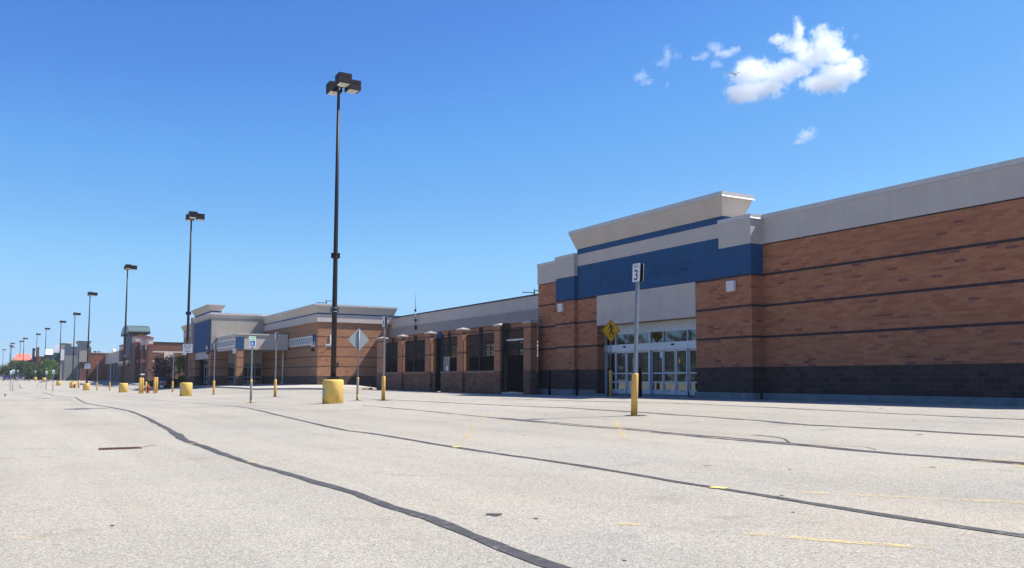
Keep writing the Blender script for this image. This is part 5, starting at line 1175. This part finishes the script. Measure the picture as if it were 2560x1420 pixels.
for k, (px, lb) in enumerate(((442, 'grassy shrub under the slender green tree'), (450, 'grassy shrub left of the second yellow pole base'), (456, 'grassy shrub against the second yellow pole base'))): tree('shrub', lb, stand(px, 112), 1.5, .8, .1, 'leaf', 500, .10, 25 + k, 'shrubs beside the second lamp pole', 16, 'shrub')

# ------------------------------------------------------------------ vehicles
def car(name, label, cat, q, rz, col, kind='sedan', Lc=4.5, Wc=1.8, Hc=1.45):
    t = thing(name, label, cat, tuple(q), None, rz); O = Vector(); w = Wc / 2; pm = paint(name + '_paint', col)
    if kind == 'sedan': prof = [(-.5, .34, .78), (-.46, .30, .92), (-.2, .26, .95), (.18, .26, .93), (.42, .28, .80), (.5, .36, .62)]; roof = [(-.40, .93), (-.22, 1.0), (.06, 1.0), (.24, .93)]
    elif kind == 'suv': prof = [(-.5, .38, .98), (-.47, .33, 1.08), (-.2, .30, 1.10), (.18, .30, 1.08), (.42, .32, 1.0), (.5, .40, .80)]; roof = [(-.485, 1.08), (-.44, 1.0), (.04, 1.0), (.22, 1.08)]
    else: prof = [(-.5, .45, 1.05), (-.48, .40, 1.1), (-.2, .38, 1.1), (.1, .38, 1.1), (.42, .40, 1.08), (.5, .46, .92)]; roof = [(-.16, 1.1), (-.12, 1.0), (.06, 1.0), (.17, 1.1)]
    mb = MB(); V = []
    for f, z0, z1 in prof:
        ww = w * (1 if abs(f) < .45 else .93); x = f * Lc
        V += [(x, -ww, z0 + .08), (x, -ww * .93, z0), (x, ww * .93, z0), (x, ww, z0 + .08), (x, ww, (z0 + z1) / 2 + .1), (x, ww * .93, z1), (x, -ww * .93, z1), (x, -ww, (z0 + z1) / 2 + .1)]
    F = [[i * 8 + j, i * 8 + (j + 1) % 8, (i + 1) * 8 + (j + 1) % 8, (i + 1) * 8 + j] for i in range(len(prof) - 1) for j in range(8)] + [list(range(8))[::-1], [len(prof) * 8 - 8 + j for j in range(8)]]
    mb.add(V, F); b = mb.build('body', pm, t, O, bevel=.03)
    x = [roof[i][0] * Lc for i in range(4)]; zb = roof[0][1] * (1 if roof[0][1] > 1 else .98); zb3 = roof[3][1] if roof[3][1] > 1 else .92; wb, wr = w * .92, w * .74
    G = [(x[0], -wb, zb), (x[3], -wb, zb3), (x[3], wb, zb3), (x[0], wb, zb), (x[1], -wr, Hc), (x[2], -wr, Hc), (x[2], wr, Hc), (x[1], wr, Hc)]
    mb = MB(); mb.hexa(G); mb.build('cabin', pm, t, O, bevel=.02)
    def pane(ids, ins, nm):
        P = [Vector(G[i]) for i in ids]; c = sum(P, Vector()) / 4; P = [c + (p - c) * ins for p in P]; n_ = (P[1] - P[0]).cross(P[3] - P[0]).normalized(); cen = Vector(((x[0] + x[3]) / 2, 0, (zb + Hc) / 2))
        if n_.dot(c - cen) < 0: n_ = -n_
        m_ = MB(); m_.hexa([p - n_ * .01 for p in P] + [p + n_ * .012 for p in P]); m_.build(nm, M['carglass'], t, O)
    pane((1, 2, 6, 5), .86, 'windscreen'); pane((0, 3, 7, 4), .84, 'rear_window'); pane((0, 1, 5, 4), .84, 'side_window'); pane((3, 2, 6, 7), .84, 'side_window')
    rw = .33 if kind == 'sedan' else .38
    for fx in (-.31, .32):
        for s in (-1, 1):
            m_ = MB(); m_.tube([(fx * Lc, s * (w - .19), rw), (fx * Lc, s * (w + .015), rw)], rw, 20); wo = m_.build('wheel', M['rubber'], t, O)
            m_ = MB(); m_.tube([(fx * Lc, s * (w + .012), rw), (fx * Lc, s * (w + .025), rw)], rw * .62, 14); m_.build('rim', M['chrome'], wo, O)
    xr, xf = -.5 * Lc, .5 * Lc; zl = (prof[0][1] + prof[0][2]) / 2 + .12; zf = (prof[-1][1] + prof[-1][2]) / 2 + .06
    for s in (-1, 1):
        m_ = MB(); m_.box(xr - .02, xr + .06, s * w * .72 - .16, s * w * .72 + .16, zl - .08, zl + .1); m_.build('tail_light', M['tail'], t, O)
        m_ = MB(); m_.box(xf - .08, xf + .02, s * w * .68 - .17, s * w * .68 + .17, zf - .02, zf + .12); m_.build('headlight', M['headlamp'], t, O)
        m_ = MB(); m_.box(x[3] - .45, x[3] - .28, s * (w + .08) - .1, s * (w + .08) + .1, zb3 - .02, zb3 + .13); m_.build('mirror', pm, t, O)
    m_ = MB(); m_.box(xf - .03, xf + .015, -w * .42, w * .42, zf - .16, zf + .08); m_.build('grille', M['black'], t, O)
    m_ = MB(); m_.box(xf - .1, xf + .06, -w * .9, w * .9, prof[-1][1] - .02, prof[-1][1] + .14); m_.build('bumper', M['chrome' if kind == 'truck' else 'rubber'], t, O)
    m_ = MB(); m_.box(xr - .06, xr + .1, -w * .9, w * .9, prof[0][1] - .02, prof[0][1] + .14); m_.build('bumper', pm, t, O)
    m_ = MB(); m_.box(xr - .03, xr + .01, -.16, .16, zl - .06, zl + .05); m_.build('number_plate', M['plate'], t, O)
    return t
car('parked_car', 'dark blue hatchback parked under the plum tree, rear lamps showing', 'car', stand(418, 112), R(58), (.012, .022, .06), 'suv', 3.5, 1.6, 1.45)
car('blue_car', 'dark blue car driving away at the far left', 'car', stand(18, 224), R(90), (.008, .012, .10), 'sedan', 4.6, 1.82, 1.55)
car('pickup_truck', 'dark grey pickup truck coming towards the camera beside the parking signs', 'truck', stand(50.5, 228), R(-90), (.035, .035, .05), 'truck', 5.4, 2.1, 1.95)
car('silver_car', 'silver car crossing behind the blue car at the left edge', 'car', stand(1, 262), R(165), (.55, .55, .60), 'sedan', 4.6, 1.8, 1.5)

# ------------------------------------------------------------------ clouds: real volumes of vapour far to the north east
def cloud(name, label, blobs, D, dens=.03, amp=.9, scale=34.0, thick=.8, soft=1.0):
    xs = [b[0] for b in blobs]; ysn = [b[1] for b in blobs]; cx_, cy_ = (min(xs) + max(xs)) / 2, (min(ysn) + max(ysn)) / 2
    c = at_depth(cx_, cy_, D); s = D / FPX                                   # metres per photo pixel at that distance
    d = ray(cx_, cy_).normalized(); right = Vector((d.y, -d.x, 0)).normalized(); up = right.cross(d).normalized()
    rot = Matrix((right, d, up)).transposed().to_4x4()
    m, nt, bs = nodes(name + '_vapour'); nt.nodes.remove(bs)
    p = objc(nt)
    def warp(sc_, am, det):
        nz = N(nt, 'ShaderNodeTexNoise', i_Scale=1.0 / sc_, i_Detail=det, i_Roughness=.6); L(nt, p, nz.inputs['Vector'])
        v = N(nt, 'ShaderNodeVectorMath', operation='SUBTRACT'); L(nt, nz.outputs['Color'], v.inputs[0]); v.inputs[1].default_value = (.5, .5, .5)
        v2 = N(nt, 'ShaderNodeVectorMath', operation='SCALE'); L(nt, v.outputs[0], v2.inputs[0]); v2.inputs['Scale'].default_value = am; return v2.outputs[0]
    va = N(nt, 'ShaderNodeVectorMath', operation='ADD'); L(nt, p, va.inputs[0]); L(nt, warp(scale * 1.6, scale * 1.3, 3.0), va.inputs[1])
    cur = None; big = 0
    for bx, by, rx, ry in blobs:
        o = ((bx - cx_) * s, 0.0, -(by - cy_) * s); rr = (rx * s * 1.06, max(rx, ry) * s * thick, ry * s * 1.06); big = max(big, rr[1])
        a = N(nt, 'ShaderNodeVectorMath', operation='SUBTRACT'); L(nt, va.outputs[0], a.inputs[0]); a.inputs[1].default_value = o
        b = N(nt, 'ShaderNodeVectorMath', operation='DIVIDE'); L(nt, a.outputs[0], b.inputs[0]); b.inputs[1].default_value = rr
        l_ = N(nt, 'ShaderNodeVectorMath', operation='LENGTH'); L(nt, b.outputs[0], l_.inputs[0])
        f = math_(nt, 'SUBTRACT', 1.0, l_.outputs['Value'])
        cur = f if cur is None else math_(nt, 'SMOOTH_MAX', cur, f, .12)
    nz = noise(nt, p, 1.0 / scale, 4, .6); nf = noise(nt, p, 1.0 / 11, 6, .65)
    f = math_(nt, 'ADD', cur, math_(nt, 'MULTIPLY', math_(nt, 'SUBTRACT', nz, .47), amp)); f = math_(nt, 'ADD', f, math_(nt, 'MULTIPLY', math_(nt, 'SUBTRACT', nf, .5), 1.5))
    mr = N(nt, 'ShaderNodeMapRange'); mr.inputs['From Min'].default_value = .02; mr.inputs['From Max'].default_value = .55 * soft; mr.inputs['To Max'].default_value = dens; L(nt, f, mr.inputs[0])
    vol = N(nt, 'ShaderNodeVolumePrincipled'); vol.inputs['Color'].default_value = (1, 1, 1, 1); vol.inputs['Anisotropy'].default_value = .45; L(nt, mr.outputs[0], vol.inputs['Density'])
    L(nt, vol.outputs[0], nt.nodes['Material Output'].inputs['Volume'])
    pad = 30; hx0, hx1 = (min(b[0] - b[2] for b in blobs) - cx_ - pad) * s, (max(b[0] + b[2] for b in blobs) - cx_ + pad) * s
    hz0, hz1 = -(max(b[1] + b[3] for b in blobs) - cy_ + pad) * s, -(min(b[1] - b[3] for b in blobs) - cy_ - pad) * s; dy = big + 14 * s
    mb = MB(); mb.box(hx0, hx1, -dy, dy, hz0, hz1); o = mb.build(name, m, off=Vector())
    o.matrix_world = Matrix.Translation(c) @ rot; o['category'] = 'cloud'; o['label'] = label; o['group'] = 'scattered white clouds'
    return o
CD = 2600
cloud('cloud', 'big bright white cloud with a ragged top, largest in the sky', [(1995, 85, 14, 34), (1950, 96, 26, 16), (2045, 92, 20, 20), (1990, 118, 42, 22), (2060, 120, 44, 34), (2030, 145, 50, 26), (1880, 170, 52, 34), (1950, 175, 50, 30), (1870, 215, 58, 28), (1920, 210, 48, 26), (1985, 170, 46, 22), (2095, 190, 56, 30), (2060, 210, 54, 28), (2120, 178, 30, 24), (2085, 150, 40, 20)], CD, .036, 1.35, 36)
cloud('cloud', 'wispy white cloud left of the big one, joined by thin strands', [(1788, 122, 24, 18), (1760, 138, 18, 9), (1812, 136, 30, 12), (1838, 130, 20, 12), (1795, 158, 14, 10), (1740, 140, 14, 6)], CD, .016, 1.2, 28, soft=1.2)
cloud('cloud', 'thin torn wisp of cloud, second from the left', [(1668, 140, 12, 28), (1690, 138, 14, 14), (1655, 156, 20, 8)], CD, .012, 1.1, 22, soft=1.4)
cloud('cloud', 'small leftmost puff of cloud', [(1602, 192, 20, 12), (1620, 204, 16, 8), (1610, 182, 8, 10)], CD, .018, 1.05, 20, soft=1.3)
cloud('cloud', 'tiny faint scrap of cloud right of the leftmost puff', [(1669, 209, 6, 9)], CD, .010, 1.0, 14, soft=1.3)
cloud('cloud', 'small lone cloud low above the store roof', [(2015, 338, 22, 16), (2030, 326, 14, 10), (1998, 352, 16, 7)], CD, .022, 1.05, 22, soft=1.3)
cloud('cloud', 'tiny faint scrap of cloud right of the big one', [(2139, 90, 9, 9)], CD, .008, 1.0, 14, soft=1.4)

# ------------------------------------------------------------------ sun, sky, camera
sun_to = Vector((.68, -.235, 1.0)).normalized()
sl = bpy.data.lights.new('sun', 'SUN'); sl.energy = 4.5; sl.angle = R(.53); sl.color = (1, .94, .86)
so = bpy.data.objects.new('sun', sl); COL.objects.link(so); so.rotation_euler = sun_to.to_track_quat('Z', 'Y').to_euler(); so.location = (30, -30, 60)
wd = bpy.data.worlds.new('World'); SC.world = wd; wd.use_nodes = True; nt = wd.node_tree; bg = nt.nodes['Background']
sk = N(nt, 'ShaderNodeTexSky', sky_type='NISHITA', sun_disc=False); sk.sun_elevation = math.asin(sun_to.z); sk.sun_rotation = math.atan2(sun_to.x, sun_to.y)
sk.air_density = 1.0; sk.dust_density = .3; sk.ozone_density = 2.2; sk.altitude = 200
sep = N(nt, 'ShaderNodeSeparateColor'); L(nt, sk.outputs[0], sep.inputs[0]); cmb = N(nt, 'ShaderNodeCombineColor')     # deep polarised blue of a phone camera: a tone curve per channel on the sky's own light
KS = .18
for ch, pts in enumerate((((0, 0), (.26, .095), (.36, .155), (.52, .26), (.67, .335), (.81, .365), (1.07, .41), (2, .55)), ((0, 0), (.43, .275), (.55, .40), (.69, .495), (.80, .58), (.94, .645), (1.06, .655), (1.18, .66), (2, .8)), ((0, 0), (.73, .745), (.87, .875), (1.0, .93), (1.1, .98), (2, 1.3)))):
    fc = N(nt, 'ShaderNodeFloatCurve'); cv = fc.mapping.curves[0]
    while len(cv.points) < len(pts): cv.points.new(.5, .5)
    for k, (a, b) in enumerate(pts): cv.points[k].location = (a / 2, b / 2)
    fc.mapping.update(); L(nt, math_(nt, 'MULTIPLY', sep.outputs[ch], KS / 2), fc.inputs['Value']); L(nt, math_(nt, 'MULTIPLY', fc.outputs[0], 2 / KS), cmb.inputs[ch])
L(nt, cmb.outputs[0], bg.inputs['Color']); bg.inputs['Strength'].default_value = .10
cd = bpy.data.cameras.new('camera'); co = bpy.data.objects.new('camera', cd); COL.objects.link(co); SC.camera = co
cd.sensor_fit = 'HORIZONTAL'; cd.sensor_width = 36; cd.lens = 36 * FPX / 2560; cd.shift_y = (CY - 710) / 2560; cd.clip_start = .1; cd.clip_end = 6000
co.matrix_world = Matrix.Translation(CAM) @ Matrix((XC, YC, UPC)).to_4x4()
vs = SC.view_settings; vs.view_transform = 'Standard'; vs.look = 'None'; vs.exposure = .85; vs.gamma = 1; vs.use_curve_mapping = False
cy = SC.cycles; cy.max_bounces = 18; cy.diffuse_bounces = 4; cy.glossy_bounces = 3; cy.transparent_max_bounces = 12; cy.volume_bounces = 16; cy.volume_step_rate = .35; cy.caustics_reflective = False; cy.caustics_refractive = False
cy.use_denoising = True

def haze():
    m, nt, bs = nodes('haze_air'); nt.nodes.remove(bs); v = N(nt, 'ShaderNodeVolumePrincipled'); v.inputs['Color'].default_value = (.80, .88, 1.0, 1); v.inputs['Density'].default_value = .00016; v.inputs['Anisotropy'].default_value = .2
    L(nt, v.outputs[0], nt.nodes['Material Output'].inputs['Volume'])
    mb = MB(); mb.box(-899, 899, -119, 1990, EYE - 4, 24); tag(mb.build('haze', m), kind='stuff')
HAZE = True
if HAZE: haze()
